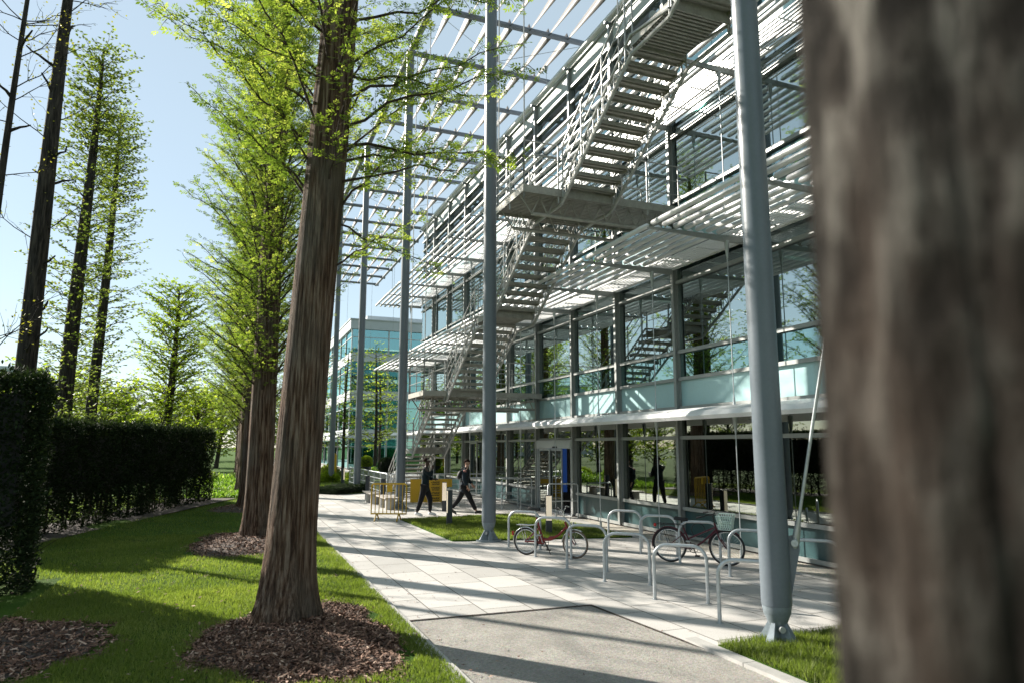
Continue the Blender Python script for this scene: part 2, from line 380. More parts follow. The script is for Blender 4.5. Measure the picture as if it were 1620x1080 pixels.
# kerbs in separate stones
kb = MB()
y = -12.
while y < 75:
    ln = 1.0; kb.box((KX + rng.normal(0, .004), y + ln / 2, -.03 + rng.normal(0, .003)), (.17, ln - .012, .13)); y += ln
tag(kb.build('kerb', M_post), kind='structure')
kb = MB(); y = -12.
while y < 6.5:
    kb.box((5.02, y + .5, -.035 + rng.normal(0, .003)), (.16, .988, .12)); y += 1
kb.box((9.33, 8., -.02), (.06, 20, .08))
tag(kb.build('kerb', M_post), kind='structure')
def lawn_z(X, Y):
    return .035 + .05 * np.clip((1.6 - X) / 4, 0, 1) + .03 * np.sin(X * .9 + 1) * np.sin(Y * .5) * np.clip((1.8 - X) / 2, 0, 1)
grid_sheet('lawn', -45, KX - .085, -8, 90, 90, 160, lawn_z, M_lawn)
ISL = np.array([(4.88, 21.05), (8.75, 21.1), (9.25, 17.6), (9.2, 15.0), (4.92, 15.95)])
sheet('lawn', ISL, .03, M_lawn, .06)
RL = np.array([(5.1, -3.0), (9.3, -3.0), (9.3, 6.35), (7.4, 6.6), (5.12, 6.62)])
sheet('lawn', RL, .03, M_lawn, .06)
FAR_L = np.array([(3.6, 36), (5.3, 33.2), (9, 35), (10, 60), (3.0, 60)])
sheet('lawn', FAR_L, .02, M_lawn, .06)

def inpoly(P, poly):
    x, y = P[:, 0], P[:, 1]; r = np.zeros(len(P), bool); n = len(poly)
    for i in range(n):
        x1, y1 = poly[i]; x2, y2 = poly[(i + 1) % n]
        c = ((y1 > y) != (y2 > y)) & (x < (x2 - x1) * (y - y1) / (y2 - y1 + 1e-12) + x1); r ^= c
    return r
MULCH = [(.86, 8.6, 1.08, 1.8), (.45, 16.9, 1.2, 2.2), (.62, 26.2, 1.2, 1.5), (-2.35, 9.0, 1.2, 1.55)]
def in_mulch(P):
    r = np.zeros(len(P), bool)
    for cx, cy, rx, ry in MULCH:
        a = np.arctan2(P[:, 1] - cy, P[:, 0] - cx); k = 1 + .10 * np.sin(3 * a + cx * 5) + .06 * np.sin(7 * a + cy) + .04 * np.sin(13 * a)
        r |= ((P[:, 0] - cx) / rx) ** 2 + ((P[:, 1] - cy) / ry) ** 2 < k * k
    return r
HA = np.array([(-5.1, 18.0), (-1.15, 30.6)])
def hedge_side(P):
    d = HA[1] - HA[0]; d = d / np.linalg.norm(d); q = P - HA[0]; s = q @ d; t = q @ np.array([d[1], -d[0]]); return s, t
def blades(name, P, zf, h, wd, parent=None):
    n = len(P); a = rng.uniform(0, 2 * PI, n); tuft = 1 + .7 * np.clip(np.sin(P[:, 0] * 5.3 + np.sin(P[:, 1] * 4.1) * 2) * np.sin(P[:, 1] * 4.7 + 1.3), 0, 1) ** 2; hh = h * tuft * rng.uniform(.55, 1.3, n); lean = rng.uniform(.1, .8, n) * hh; la = rng.uniform(0, 2 * PI, n)
    z = zf(P[:, 0], P[:, 1]); B = np.c_[P, z]
    dx = np.c_[np.cos(a), np.sin(a), np.zeros(n)] * (wd * rng.uniform(.6, 1.3, n) / 2)[:, None]
    tip = B + np.c_[np.cos(la) * lean, np.sin(la) * lean, hh]
    V = np.stack([B - dx, B + dx, tip], 1).reshape(-1, 3); i = np.arange(n) * 3
    patch = .5 + .25 * np.sin(P[:, 0] * 1.7 + np.sin(P[:, 1] * 1.3) * 2) * np.sin(P[:, 1] * 1.1 + 1)
    mb = MB(); mb.add(V, np.c_[i, i + 1, i + 2, i + 2], np.clip(patch * .6 + rng.uniform(0, .6, n), 0, 1))
    o = mb.build(name, M_grass, parent, rnd=True); tag(o, kind='stuff'); return o
def scatter(n, x0, x1, y0, y1): return np.c_[rng.uniform(x0, x1, n), rng.uniform(y0, y1, n)]
P = []
for n, box in ((150000, (-4.2, 2.1, 5.8, 12.)), (110000, (-6.5, 2.1, 12., 19.)), (50000, (-6, 2.1, 19., 34.)), (30000, (KX - .30, KX + .03, 5.5, 30))):
    P.append(scatter(n, *box))
P = np.vstack(P); s_, t_ = hedge_side(P)
keep = ~in_mulch(P) & ~((t_ > -.9) & (t_ < 1.1) & (s_ > -3) & (s_ < 14)); keep &= (np.sin(P[:, 0] * 2.1 + np.sin(P[:, 1] * 1.7) * 1.5) * np.sin(P[:, 1] * 1.9 + P[:, 0]) + rng.normal(0, .45, len(P)) < .95); keep &= ~((P[:, 0] < -2.4) & (P[:, 1] > 10.6) & (P[:, 1] < 13.6))
tag(blades('grass', P[keep], lawn_z, .045, .009), 'short mown green grass on the lawn left of the path', 'grass')
P = scatter(60000, 4.8, 9.4, 14.9, 21.2); P = P[inpoly(P, ISL)]
tag(blades('grass', P, lambda x, y: 0 * x + .03, .055, .013), 'mown green grass on the small lawn by the bicycles', 'grass')
P = scatter(90000, 5.05, 9.3, 2.5, 6.7); P = P[inpoly(P, RL)]
tag(blades('grass', P, lambda x, y: 0 * x + .03, .075, .010), 'long green grass round the foot of the near column', 'grass')
P = scatter(25000, 3, 10, 33, 60); P = P[inpoly(P, FAR_L)]
tag(blades('grass', P, lambda x, y: 0 * x + .02, .07, .03), 'pale sunlit grass beyond the far columns', 'grass')

def mulch_bed(cx, cy, rx, ry, nchip, label, hump=.10):
    root = empty('mulch_bed', (cx, cy, 0)); tag(root, label, 'mulch'); root['kind'] = 'stuff'
    nr, na = 14, 48; rr = np.linspace(0, 1, nr); aa = np.arange(na) / na * 2 * PI
    V = []
    for r_ in rr:
        k = 1 + .10 * np.sin(3 * aa + cx * 5) + .06 * np.sin(7 * aa + cy) + .04 * np.sin(13 * aa)
        x = rx * r_ * k * np.cos(aa); yy = ry * r_ * k * np.sin(aa)
        z = lawn_z(x + cx, yy + cy) - .02 + hump * (1 - r_ ** 3) + .012 * np.sin(x * 19 + yy * 7) * np.sin(yy * 23) * (1 - r_ ** 4)
        V.append(np.c_[x, yy, z])
    V = np.vstack(V); k = np.arange(nr - 1)[:, None]; j = np.arange(na)[None]; j2 = (j + 1) % na
    mb = MB(); mb.add(V, np.stack([k * na + j, k * na + j2, (k + 1) * na + j2, (k + 1) * na + j], -1).reshape(-1, 4))
    mb.build('mulch', M_mulch, root, smooth=True)
    n = nchip; r_ = np.sqrt(rng.uniform(0, 1.04, n)) + rng.exponential(.035, n); a = rng.uniform(0, 2 * PI, n)
    k = 1 + .10 * np.sin(3 * a + cx * 5) + .06 * np.sin(7 * a + cy) + .04 * np.sin(13 * a)
    x = rx * r_ * k * np.cos(a); yy = ry * r_ * k * np.sin(a)
    z = lawn_z(x + cx, yy + cy) - .01 + hump * (1 - np.minimum(r_, 1) ** 3) + rng.uniform(.0, .025, n)
    d = norm(np.c_[rng.normal(size=(n, 2)), rng.normal(0, .35, n)]); s = norm(np.cross(d, np.c_[rng.normal(0, .5, (n, 2)), np.ones(n)]))
    ln = (rng.uniform(.012, .045, n) * (1 + (rng.uniform(size=n) > .97)))[:, None]; wd = rng.uniform(.004, .013, n)[:, None]; C = np.c_[x, yy, z]
    Q = np.stack([C - d * ln - s * wd, C + d * ln - s * wd * .7, C + d * ln + s * wd * .6, C - d * ln + s * wd], 1).reshape(-1, 3); i = np.arange(n) * 4
    mb = MB(); mb.add(Q, np.c_[i, i + 1, i + 2, i + 3], rng.uniform(0, 1, n) ** 1.3)
    o = mb.build('wood_chips', M_chip, root, rnd=True); o['kind'] = 'stuff'
mulch_bed(*MULCH[0], 16000, 'brown bark mulch round the foot of the largest redwood trunk')
mulch_bed(*MULCH[1], 7000, 'brown bark mulch round the second redwood trunk')
mulch_bed(*MULCH[2], 1500, 'brown bark mulch round the third redwood trunk')
mulch_bed(*MULCH[3], 7000, 'dark bark mulch patch at the lower left edge of the lawn', .05)

lt = MB(); n = 900; P = np.c_[np.where(rng.uniform(size=n) < .45, 2.25 + rng.exponential(.5, n), rng.uniform(2.3, 9, n)), rng.uniform(4.5, 24, n)]; P = P[P[:, 0] < 9.3]; n = len(P)
a = rng.uniform(0, 2 * PI, n); l_ = rng.uniform(.008, .03, n); dx = np.c_[np.cos(a), np.sin(a), rng.uniform(-.2, .2, n)] * l_[:, None]; dy = np.c_[-np.sin(a), np.cos(a), rng.uniform(-.3, .3, n)] * (l_ * rng.uniform(.2, .5, n))[:, None]
C = np.c_[P, np.full(n, .012)]; i = np.arange(n) * 4; lt.add(np.stack([C - dx, C + dy, C + dx, C - dy], 1).reshape(-1, 3), np.c_[i, i + 1, i + 2, i + 3], rng.uniform(0, 1, n))
n = 700; P = scatter(n, -4.5, 1.9, 6, 17); a = rng.uniform(0, 2 * PI, n); l_ = rng.uniform(.012, .04, n); dx = np.c_[np.cos(a), np.sin(a), rng.uniform(-.4, .4, n)] * l_[:, None]; dy = np.c_[-np.sin(a), np.cos(a), rng.uniform(-.4, .4, n)] * (l_ * .4)[:, None]
C = np.c_[P, lawn_z(P[:, 0], P[:, 1]) + .035]; i = np.arange(n) * 4; lt.add(np.stack([C - dx, C + dy, C + dx, C - dy], 1).reshape(-1, 3), np.c_[i, i + 1, i + 2, i + 3], rng.uniform(.4, 1, n))
tag(lt.build('leaf_litter', M_chip, rnd=True), 'scattered dry leaf bits and twigs lying on the path and lawn', 'litter', kind='stuff')

# ------------------------------------------------------------------ vegetation
def sprays(mb, Pn, D, size, wid, fan=1, jit=.6, up=.25, rbias=0.):
    """leaf sprays: diamonds at Pn pointing along D"""
    n = len(Pn)
    if fan == 'pin':      # feathery spray: leaflets in pairs along a short rachis
        d = norm(D + rng.normal(0, jit * .6, (n, 3))); nrm = norm(np.c_[rng.normal(0, .5, (n, 2)), np.ones(n)]); s = norm(np.cross(d, nrm)); up_ = np.cross(s, d)
        l = (size * rng.uniform(.4, 1.45, n))[:, None]; base = np.clip(rng.normal(.5 + rbias, .25, n), 0, 1)
        for t, sg in ((.12, 1), (.2, -1), (.4, 1), (.48, -1), (.66, 1), (.74, -1), (.75, 0)):
            o = Pn + d * l * t; ld = norm(d * .75 + s * sg * .9 - up_ * rng.uniform(-.1, .35, (n, 1))) if sg else d; ll = l * (.52 - .22 * abs(t - .35)) * rng.uniform(.75, 1.2, (n, 1)); ws = norm(np.cross(ld, up_)) * ll * .2
            V = np.stack([o, o + ld * ll * .5 + ws, o + ld * ll, o + ld * ll * .5 - ws], 1).reshape(-1, 3); i = np.arange(n) * 4
            mb.add(V, np.c_[i, i + 1, i + 2, i + 3], np.clip(base + rng.normal(0, .08, n), 0, 1))
        return
    for k in range(fan):
        d = norm(D + rng.normal(0, jit, (n, 3)) * (1 if fan == 1 else .75)); nrm = norm(np.c_[rng.normal(0, .45, (n, 2)), np.ones(n)])
        s = norm(np.cross(d, nrm)); l = (size * rng.uniform(.6, 1.3, n))[:, None]; w_ = (wid * rng.uniform(.7, 1.3, n))[:, None]
        up_ = np.cross(s, d)
        a = Pn; b = Pn + d * l * .5 + s * w_ - up_ * w_ * .3; c = Pn + d * l; e = Pn + d * l * .5 - s * w_ - up_ * w_ * .3
        V = np.stack([a, b, c, e], 1).reshape(-1, 3); i = np.arange(n) * 4
        mb.add(V, np.c_[i, i + 1, i + 2, i + 3], np.clip(rng.normal(.5 + rbias, .22, n), 0, 1))
def trunk_mesh(h, r0, top=.12, flare=.5, flute=.06, seed=0, lean=(0, 0), nseg=36, nz=44, bend=.0, name='trunk', mat=None, parent=None, fz=.9):
    g = np.random.default_rng(seed); z = h * (np.linspace(0, 1, nz) ** 1.7); th = np.arange(nseg) / nseg * 2 * PI
    rz = r0 * (1 - (1 - top) * (z / h) ** 2) ; V = []
    ph = g.uniform(0, 2 * PI, 8); ks = np.array([3, 5, 7, 9, 13, 17, 4, 11])
    for zz, rr in zip(z, rz):
        fl = flare * math.exp(-zz / fz * 2.2); wv = sum(math.cos(.25 * zz * (i - 3)) * np.cos(k * th + ph[i] + .15 * zz) / (1 + .25 * i) for i, k in enumerate(ks))
        but = np.clip(np.cos(5 * th + ph[0]), -.2, 1) * fl * .55
        r_ = rr * (1 + fl * .75 + but + flute * wv * .45)
        V.append(np.c_[r_ * np.cos(th) + lean[0] * zz / h + bend * math.sin(zz / h * 5 + seed), r_ * np.sin(th) + lean[1] * zz / h + bend * math.cos(zz / h * 4 + seed), np.full(nseg, zz)])
    V = np.vstack(V); k = np.arange(nz - 1)[:, None]; j = np.arange(nseg)[None]; j2 = (j + 1) % nseg
    mb = MB(); mb.add(V, np.stack([k * nseg + j, k * nseg + j2, (k + 1) * nseg + j2, (k + 1) * nseg + j], -1).reshape(-1, 4))
    tr = mb.build(name, mat or M_bark, parent, smooth=True)
    return tr, (lambda zz: np.array([lean[0] * zz / h + bend * math.sin(zz / h * 5 + seed), lean[1] * zz / h + bend * math.cos(zz / h * 4 + seed), zz])), (lambda zz: r0 * (1 - (1 - top) * (zz / h) ** 2))
def crown_mesh(parent, axis, rad, z0, z1, Rf, nb, leaf=.09, lw=.03, fan=1, seed=1, el0=(35, 60), tw_step=.13, lf_step=.06, droop=.12, twl=.55,
               lmat=None, bmat=None, extra=(), start=.2, br0=.035, density=1., rbias=0., curve=.35):
    g = np.random.default_rng(seed); br = MB(); lf = MB(); LP = []; LD = []; LB = []
    specs = []
    for i in range(nb):
        z = z0 + (z1 - z0) * ((i + g.uniform(0, 1)) / nb); az = i * 2.399 + g.uniform(-.5, .5)
        specs.append((z, az, R(g.uniform(*el0)), Rf(z) * g.uniform(.75, 1.15)))
    specs += list(extra)
    for (z, az, el, Ln) in specs:
        bb_ = g.normal(0, .17); n = 9; t = np.linspace(0, 1, n); hd = np.array([math.cos(az), math.sin(az), 0]); c0 = axis(z) + hd * rad(z) * .8
        e = el * (1 - curve * 2 * t) + 0 * t; stp = Ln / (n - 1) / max(.35, np.mean(np.cos(e)))
        dxy = np.cumsum(np.cos(e)) * stp; dz = np.cumsum(np.sin(e)) * stp
        sw = np.cumsum(g.normal(0, .05, n)) * Ln * .3; side = np.array([-hd[1], hd[0], 0])
        P = c0 + np.r_[[np.zeros(3)], (hd[None] * dxy[:, None] + side[None] * sw[:, None] + np.array([0, 0, 1.]) * (dz + g.normal(0, .02, n) * Ln)[:, None])[:-1]]
        r0 = min(br0 * (.4 + Ln / 2.2), rad(z) * .6 + .01)
        br.tube(P, r0 * (1 - .85 * t), 6, cap=False)
        # twigs
        seg = np.linalg.norm(np.diff(P, axis=0), axis=1); tot = seg.sum(); m = max(3, int(tot * (1 - start) / tw_step))
        tt = np.linspace(start, 1, m) ; idx = np.clip((tt * (n - 1)).astype(int), 0, n - 2); fr = tt * (n - 1) - idx
        Q = P[idx] * (1 - fr[:, None]) + P[idx + 1] * fr[:, None]; D = norm(P[idx + 1] - P[idx])
        for q, d, ti, k in zip(Q, D, tt, range(m)):
            s = norm(np.cross(d, [0, 0, 1.])) * (1 if k % 2 else -1)
            td = norm(d * g.uniform(.3, 1.) + s * g.uniform(.5, 1.) + np.array([0, 0, g.uniform(-.35, .5)]))
            tl = twl * (1.15 - .75 * ti) * g.uniform(.5, 1.25); kk = max(2, int(tl / lf_step * density))
            u = (np.arange(kk) + g.uniform(.3, 1)) / kk
            tp = q + td * (u * tl)[:, None] - np.array([0, 0, 1.]) * (droop * tl * u * u)[:, None]
            br.tube(np.array([q, tp[len(tp) // 2], tp[-1]]), [r0 * .16 + .003, .003, .0015], 3, cap=False)
            sd = norm(np.cross(td, [0, 0, 1.]))
            LB.append(np.full(kk, bb_)); LP.append(tp); LD.append(td * .6 + sd * np.where(np.arange(kk) % 2, 1, -1)[:, None] * 1.0 + np.array([0, 0, -.05]))
    b = br.build('branches', bmat or M_twig, parent, smooth=True)
    LP = np.vstack(LP); LD = np.vstack(LD); sprays(lf, LP, LD, leaf, lw, fan, .45, rbias=rbias + np.concatenate(LB))
    c = lf.build('crown', lmat or M_leaf, parent, rnd=True); return b, c

ROW = 'dawn redwoods in a row along the path'
def redwood(x, y, label, seed, h=17., r0=.30, z0=3.4, Rc=1.95, nb=105, leaf=.12, fan=2, extra=(), lean=(.0, 0), flare=.45, **kw):
    t = empty('redwood_tree', (x, y, .03), 0, label, 'tree', ROW)
    tr, ax, rd = trunk_mesh(h, r0, .1, flare, .07, seed, lean, 40, 60, .03, parent=t)
    Rf = lambda z: Rc * (1 - .6 * max(0, (z - z0) / (h - z0)) ** 2.2) * (.75 + .25 * min(1, (z - z0) / 1.5))
    kw.setdefault('br0', .02); kw.setdefault('curve', .12)
    crown_mesh(t, ax, rd, z0, h * .985, Rf, nb, leaf, leaf * .40, fan, seed + 3, extra=extra, **kw)
    return t
D2 = lambda a: R(a)
# (z, azimuth, elevation, length) hand-set limbs of the big tree, read from the photograph
EX1 = [(4.55, R(-12), R(38), 1.15), (5.2, R(8), R(-18), 1.5), (5.75, R(-25), R(8), 2.2), (6.3, R(0), R(5), 2.7), (6.55, R(-30), R(18), 2.6), (6.1, R(20), R(25), 2.2), (7.0, R(-10), R(30), 2.6), (7.4, R(10), R(10), 2.4),
       (5.6, R(165), R(45), 1.6), (6.2, R(190), R(40), 2.0), (6.8, R(175), R(30), 2.2), (7.4, R(160), R(35), 2.2), (7.9, R(200), R(15), 2.3), (7.2, R(215), R(5), 1.7), (8.2, R(-20), R(15), 2.5)]
redwood(.76, 9.35, 'largest redwood trunk, nearest the camera on the mulch', 11, 18., .29, 5.2, 1.95, 72, .12, 'pin', EX1, lean=(.72, .0), flare=.62, start=.15, tw_step=.085, lf_step=.05, twl=.55, br0=.016, droop=.25)
redwood(.70, 17.8, 'second redwood in the row, just behind the largest trunk', 22, 16.5, .30, 3.3, 1.95, 190, .14, 'pin', (), start=.1, tw_step=.095, lf_step=.07)
t3 = redwood(.66, 26.3, 'third redwood in the row, half hidden by the second', 33, 16., .29, 3.0, 2.05, 150, .165, 'pin', (), start=.1, tw_step=.12, lf_step=.085)
lab = ['fourth redwood in the row, a thin strip of trunk beside the shrubs', 'fifth redwood in the row, seen between the trunks and the flower bed', 'sixth redwood in the row, near its far end', 'farthest redwood of the row']
for i, yy in enumerate((34.8, 43.2, 51.6, 60.)):
    c = copy_tree(t3); c.location = (.62 + .05 * (i % 2), yy, .02); c.rotation_euler = (0, 0, 1.3 + i * 1.9); c['label'] = lab[i]
# the blurred trunk beside the camera, next in the same row
tn = empty('redwood_tree', (.744, .422, 0), 0, 'huge blurred bark trunk filling the right edge', 'tree', ROW)
tr, ax, rd = trunk_mesh(16., .213, .1, .15, .11, 77, (0, 0), 48, 80, .0, parent=tn, mat=M_barkg)
crown_mesh(tn, ax, rd, 4.1, 15.8, lambda z: 2.1 * (1 - .5 * max(0, (z - 5) / 11) ** 1.3), 110, .14, .045, 'pin', 80, start=.15, tw_step=.12, lf_step=.07, br0=.02, curve=.12)
for i, (x, yy) in enumerate(((.7, -8.0),)):
    c = copy_tree(t3); c.location = (x, yy, 0); c.rotation_euler = (0, 0, 4.4 + i); c['label'] = 'redwood behind the camera, seen only as a reflection in the glass'

# trees beyond the hedge
def polar(az, d): return (d * math.sin(R(az)), d * math.cos(R(az)), 0)
BEY = 'trees beyond the hedge'
def slim_conifer(az, d, h, r0, Rc, label, seed, z0=1.5, nb=120, lm=None, tip=1.):
    t = empty('slim_conifer', polar(az, d), 0, label, 'tree', BEY)
    tr, ax, rd = trunk_mesh(h, r0, .12, .3, .04, seed, (.1, 0), 20, 30, .05, parent=t, mat=M_barkd)
    Rf = lambda z: Rc * (.85 if z < h * .4 else 1) * (1 - .75 * max(0, (z - h * .7) / (h * .3)) ** 1.5)
    crown_mesh(t, ax, rd, z0, h, Rf, nb, .14, .045, 2, seed, (10, 45), tw_step=.15, lf_step=.085, twl=.5, lmat=lm or M_leafc, start=.12, br0=.016, curve=.15,
               extra=[(z_, a_, R(40), Rc * .8) for z_, a_ in zip(np.linspace(h * .74, h * .97, 45), np.arange(45) * 2.4)])
    return t
slim_conifer(-10.9, 29, 17.2, .27, 1.45, 'tall slim conifer with a leaning leafy tip, left of its twin', 41, nb=150)
slim_conifer(-9.3, 34, 16.8, .23, 1.4, 'slightly shorter slim conifer, right of its twin', 42, nb=150)
def stub_tree(az, d, h, r0, label, seed, nst, nlong):
    g = np.random.default_rng(seed)
    t = empty('pollarded_tree', polar(az, d), 0, label, 'tree', BEY)
    tr, ax, rd = trunk_mesh(h, r0, .35, .25, .04, seed, (.25, 0), 20, 30, .04, parent=t, mat=M_barkd)
    b = MB(); LP = []; LD = []
    def limb(p, d, ln, r, depth):
        n = 6; u = np.linspace(0, 1, n)[:, None]; sw = np.cumsum(g.normal(0, .06, (n, 3)), 0) * ln
        P = p + d * ln * u + sw * u; b.tube(P, r * (1 - .6 * u[:, 0]), 5)
        k = int(ln * 5 * (2.2 if depth else 1)); q = g.uniform(.15, 1, k)
        for x in q:
            LP.append(p + d * ln * x + g.normal(0, .07, 3)); LD.append(d + g.normal(0, .8, 3))
        if depth < 2 and ln > .9:
            for j in range(int(3 + ln * 1.6)):
                x = g.uniform(.25, .95); i_ = int(x * (n - 1)); limb(P[i_], norm(d + g.normal(0, .65, 3)), ln * g.uniform(.25, .5), max(.004, r * .45), depth + 1)
    for i in range(nst):
        z = g.uniform(3.5, h * .98); a = g.uniform(0, 2 * PI); limb(ax(z) + 0, norm(np.array([math.cos(a), math.sin(a), g.uniform(.5, 1.2)])), g.uniform(.5, .85), .05, 3)
    for i in range(nlong):
        z = g.uniform(4.0, h * .98); a = g.choice([0, PI]) + g.uniform(-.9, .9); limb(ax(z) + 0, norm(np.array([math.cos(a), math.sin(a), g.uniform(.25, .9)])), g.uniform(1.2, 2.4), .016, 0)
    z = g.uniform(3, h, 260); a = g.uniform(0, 2 * PI, 260)
    for zz, aa in zip(z, a): LP.append(ax(zz) + np.array([math.cos(aa), math.sin(aa), 0]) * rd(zz) * 1.05); LD.append(np.array([math.cos(aa), math.sin(aa), 0]))
    b.build('branches', M_barkd, t, smooth=True)
    lf = MB(); sprays(lf, np.array(LP)[::2], np.array(LD)[::2], .075, .028, 1, .6); lf.build('crown', M_leafy, t, rnd=True)
    return t
stub_tree(-13.6, 22, 17, .25, 'dark pollarded trunk with cut stubs and yellow buds behind the hedge', 51, 16, 7)
stub_tree(-16.1, 21, 16, .10, 'bare thin budding tree at the left edge of the picture', 52, 4, 22)
def round_tree(az, d, h, r0, Rc, zb, label, seed, lm, name='broadleaf_tree', leaf=.22, nb=70, fan=2, grp=BEY):
    t = empty(name, polar(az, d), 0, label, 'tree', grp)
    tr, ax, rd = trunk_mesh(h * .96, r0, .12, .3, .04, seed, (.2, 0), 16, 24, .08, parent=t, mat=M_barkd)
    Rf = lambda z: Rc * math.sqrt(max(.03, 1 - ((z - (zb + h) / 2) / ((h - zb) / 2 * 1.03)) ** 2))
    crown_mesh(t, ax, rd, zb, h * .97, Rf, nb, leaf, leaf * .36, fan, seed, (15, 55), tw_step=leaf * 1.3, lf_step=leaf * .6, twl=1.1, lmat=lm, start=.12, br0=.028, curve=.15)
    return t
round_tree(-4.5, 55, 14.0, .30, 2.65, 1.8, 'rounded green tree standing alone above the far hedge end', 61, M_leafb, leaf=.2, nb=150)
bright = round_tree(-8.6, 52, 5.6, .15, 2.6, .8, 'bright green low tree between the conifers and the dark evergreen', 62, M_leafb, leaf=.24, nb=60)
spots = [(-6.3, 60, .75, 'bright green low tree right of the dark evergreen'), (-2.4, 66, 1.15, 'yellowish tree under the redwood branches beyond the hedge'), (-11.2, 46, 1.0, 'yellow green tree behind the slim conifer trunks'),
         (-3.4, 80, 1.0, 'pale far tree right of the rounded tree'), (-.9, 74, 1.3, 'pale far tree just left of the redwood row'), (-13.6, 58, 1.1, 'hazy tree low at the left edge')]
for i, (az, d, s, l) in enumerate(spots):
    c = copy_tree(bright); c.location = polar(az, d); c.rotation_euler = (0, 0, i * 1.4 + .6); c.scale = (s, s, s); c['label'] = l
dk = round_tree(-7.6, 62, 6.6, .2, 1.6, .5, 'dark pointed evergreen above the hedge', 64, M_leafd, 'evergreen_tree', .22, 80, 3)
far = round_tree(-30, 95, 9, .25, 4.2, 1.0, 'hazy broad tree far left beyond the lawn', 65, M_leafc, leaf=.5, nb=60)
for i, (az, d, s) in enumerate([(2.2, 118, 1.0), (3.6, 112, 1.0), (-20, 90, 1.0), (-16.4, 100, .95), (-12, 105, .8), (-8, 112, .9), (-5.6, 120, 1.0), (-1.8, 118, 1.1), (.6, 125, 1.1), (-40, 80, 1.2), (-55, 70, 1.2), (-70, 60, 1.2), (-90, 55, 1.2), (-110, 60, 1.2)]):
    c = copy_tree(far); c.location = polar(az, d); c.rotation_euler = (0, 0, i * 2.1); c.scale = (s, s, s)
    c['label'] = ['broad tree on the far skyline of the park', 'broad tree of the far tree belt, out at the left'][0 if i < 9 else 1]; c['group'] = 'far tree belt' if i < 9 else 'left tree belt'
# young trees in front of the far building
yt = empty('young_tree', (7.6, 52, 0), 0, 'thin young tree in bud before the teal far building', 'tree', 'young trees by the far building')
tr, ax, rd = trunk_mesh(9.5, .12, .15, .2, .03, 71, (.2, 0), 12, 20, .05, parent=yt, mat=M_barkd)
crown_mesh(yt, ax, rd, 2.0, 9.4, lambda z: 2.6 * (1 - .6 * (z - 2.2) / 7.2), 60, .2, .06, 1, 72, (0, 25), tw_step=.2, lf_step=.12, twl=.7, lmat=M_leafb, br0=.02)
for i, (x, yy, l) in enumerate([(9.6, 50, 'thin young tree nearest the staircase, before the teal far building'), (6.3, 60, 'leftmost thin young tree before the teal far building'), (4.6, 56, 'thin young tree in bud beside the path, between the far columns'), (11.5, 58, 'thin young tree in bud half hidden by the staircase foot')]):
    c = copy_tree(yt); c.location = (x, yy, 0); c.rotation_euler = (0, 0, 2 + i * 2.2); c['label'] = l

# hedges
def leaf_box(mb, n, lx, ly, lz, zlo, shell=.18, size=.06, lowdens=True, g=rng):
    """leaves in the skin of a box lx*ly*lz, origin at the middle of its base"""
    face = g.choice(5, n, p=np.array([lx * lz, lx * lz, ly * lz, ly * lz, lx * ly]) / (2 * lx * lz + 2 * ly * lz + lx * ly))
    u = g.uniform(-.5, .5, (n, 3)); dpt = g.exponential(shell * .5, n)
    P = np.c_[u[:, 0] * lx, u[:, 1] * ly, zlo + (u[:, 2] + .5) * (lz - zlo)]
    nr = np.zeros((n, 3)); bump_ = .07 * np.sin(P[:, 0] * 3.1 + 1) * np.sin(P[:, 2] * 3.7) + .05 * np.sin(P[:, 0] * 7.3) * np.sin(P[:, 2] * 6.1 + 2)
    for k, (ax_, sg, h) in enumerate(((1, -1, ly / 2), (1, 1, ly / 2), (0, -1, lx / 2), (0, 1, lx / 2), (2, 1, lz))):
        m = face == k; base = h if ax_ == 2 else sg * h
        P[m, ax_] = base + sg * (bump_[m] - dpt[m] + g.uniform(-.02, .05, m.sum())); nr[m, ax_] = sg
    if lowdens:
        keep = (P[:, 2] > .7) | (np.sin(P[:, 0] * 2.3 + P[:, 2] * 3) + np.sin(P[:, 0] * 6.1) + g.normal(0, .8, n) > -1.4 + 1.1 * (.7 - P[:, 2])); P = P[keep]; nr = nr[keep]
    sprays(mb, P, nr * .7 + np.array([0, 0, .35]), size, size * .3, 2, .7)
def hedge(name, c, rz, lx, ly, lz, n, label, zlo, size, core=True):
    t = empty(name, (c[0], c[1], .03), rz, label, 'hedge', 'yew hedges')
    mb = MB(); leaf_box(mb, n, lx, ly, lz, zlo, size=size)
    m_ = int(lx * 160); P = np.c_[rng.uniform(-lx / 2, lx / 2, m_), rng.uniform(-ly / 2, ly / 2, m_), lz + rng.exponential(.05, m_)]; sprays(mb, P, np.tile([0, 0, 1.], (m_, 1)), size * 1.3, size * .25, 2, .5, rbias=.3)
    mb.build('foliage', M_hedge, t, rnd=True)
    st = MB(); g = np.random.default_rng(int(lx * 10))
    for i in range(int(lx * 3)):
        x = g.uniform(-lx / 2 + .1, lx / 2 - .1); yy = g.uniform(-ly * .3, ly * .3); tp = (x + g.normal(0, .25), yy + g.normal(0, .2), lz * .75)
        st.tube([(x, yy, -.05), ((x + tp[0]) / 2 + g.normal(0, .08), yy, lz * .35), tp], [g.uniform(.02, .05), .025, .012], 5)
    for i in range(int(lx * 14)):
        x = g.uniform(-lx / 2, lx / 2); z = g.uniform(.15, lz * .9); a = g.uniform(0, 2 * PI)
        st.tube([(x, 0, z), (x + .5 * math.cos(a), .5 * ly * math.sin(a), z + .3)], [.008, .004], 3, cap=False)
    st.build('stems', M_twig, t)
    co = MB(); co.b2((-lx / 2 + .25, -ly / 2 + .28, 1.0), (lx / 2 - .25, ly / 2 - .28, lz - .25)); co.build('dark_filler', M_dark, t)  # opaque dark box added so little light passes through the hedge
    return t
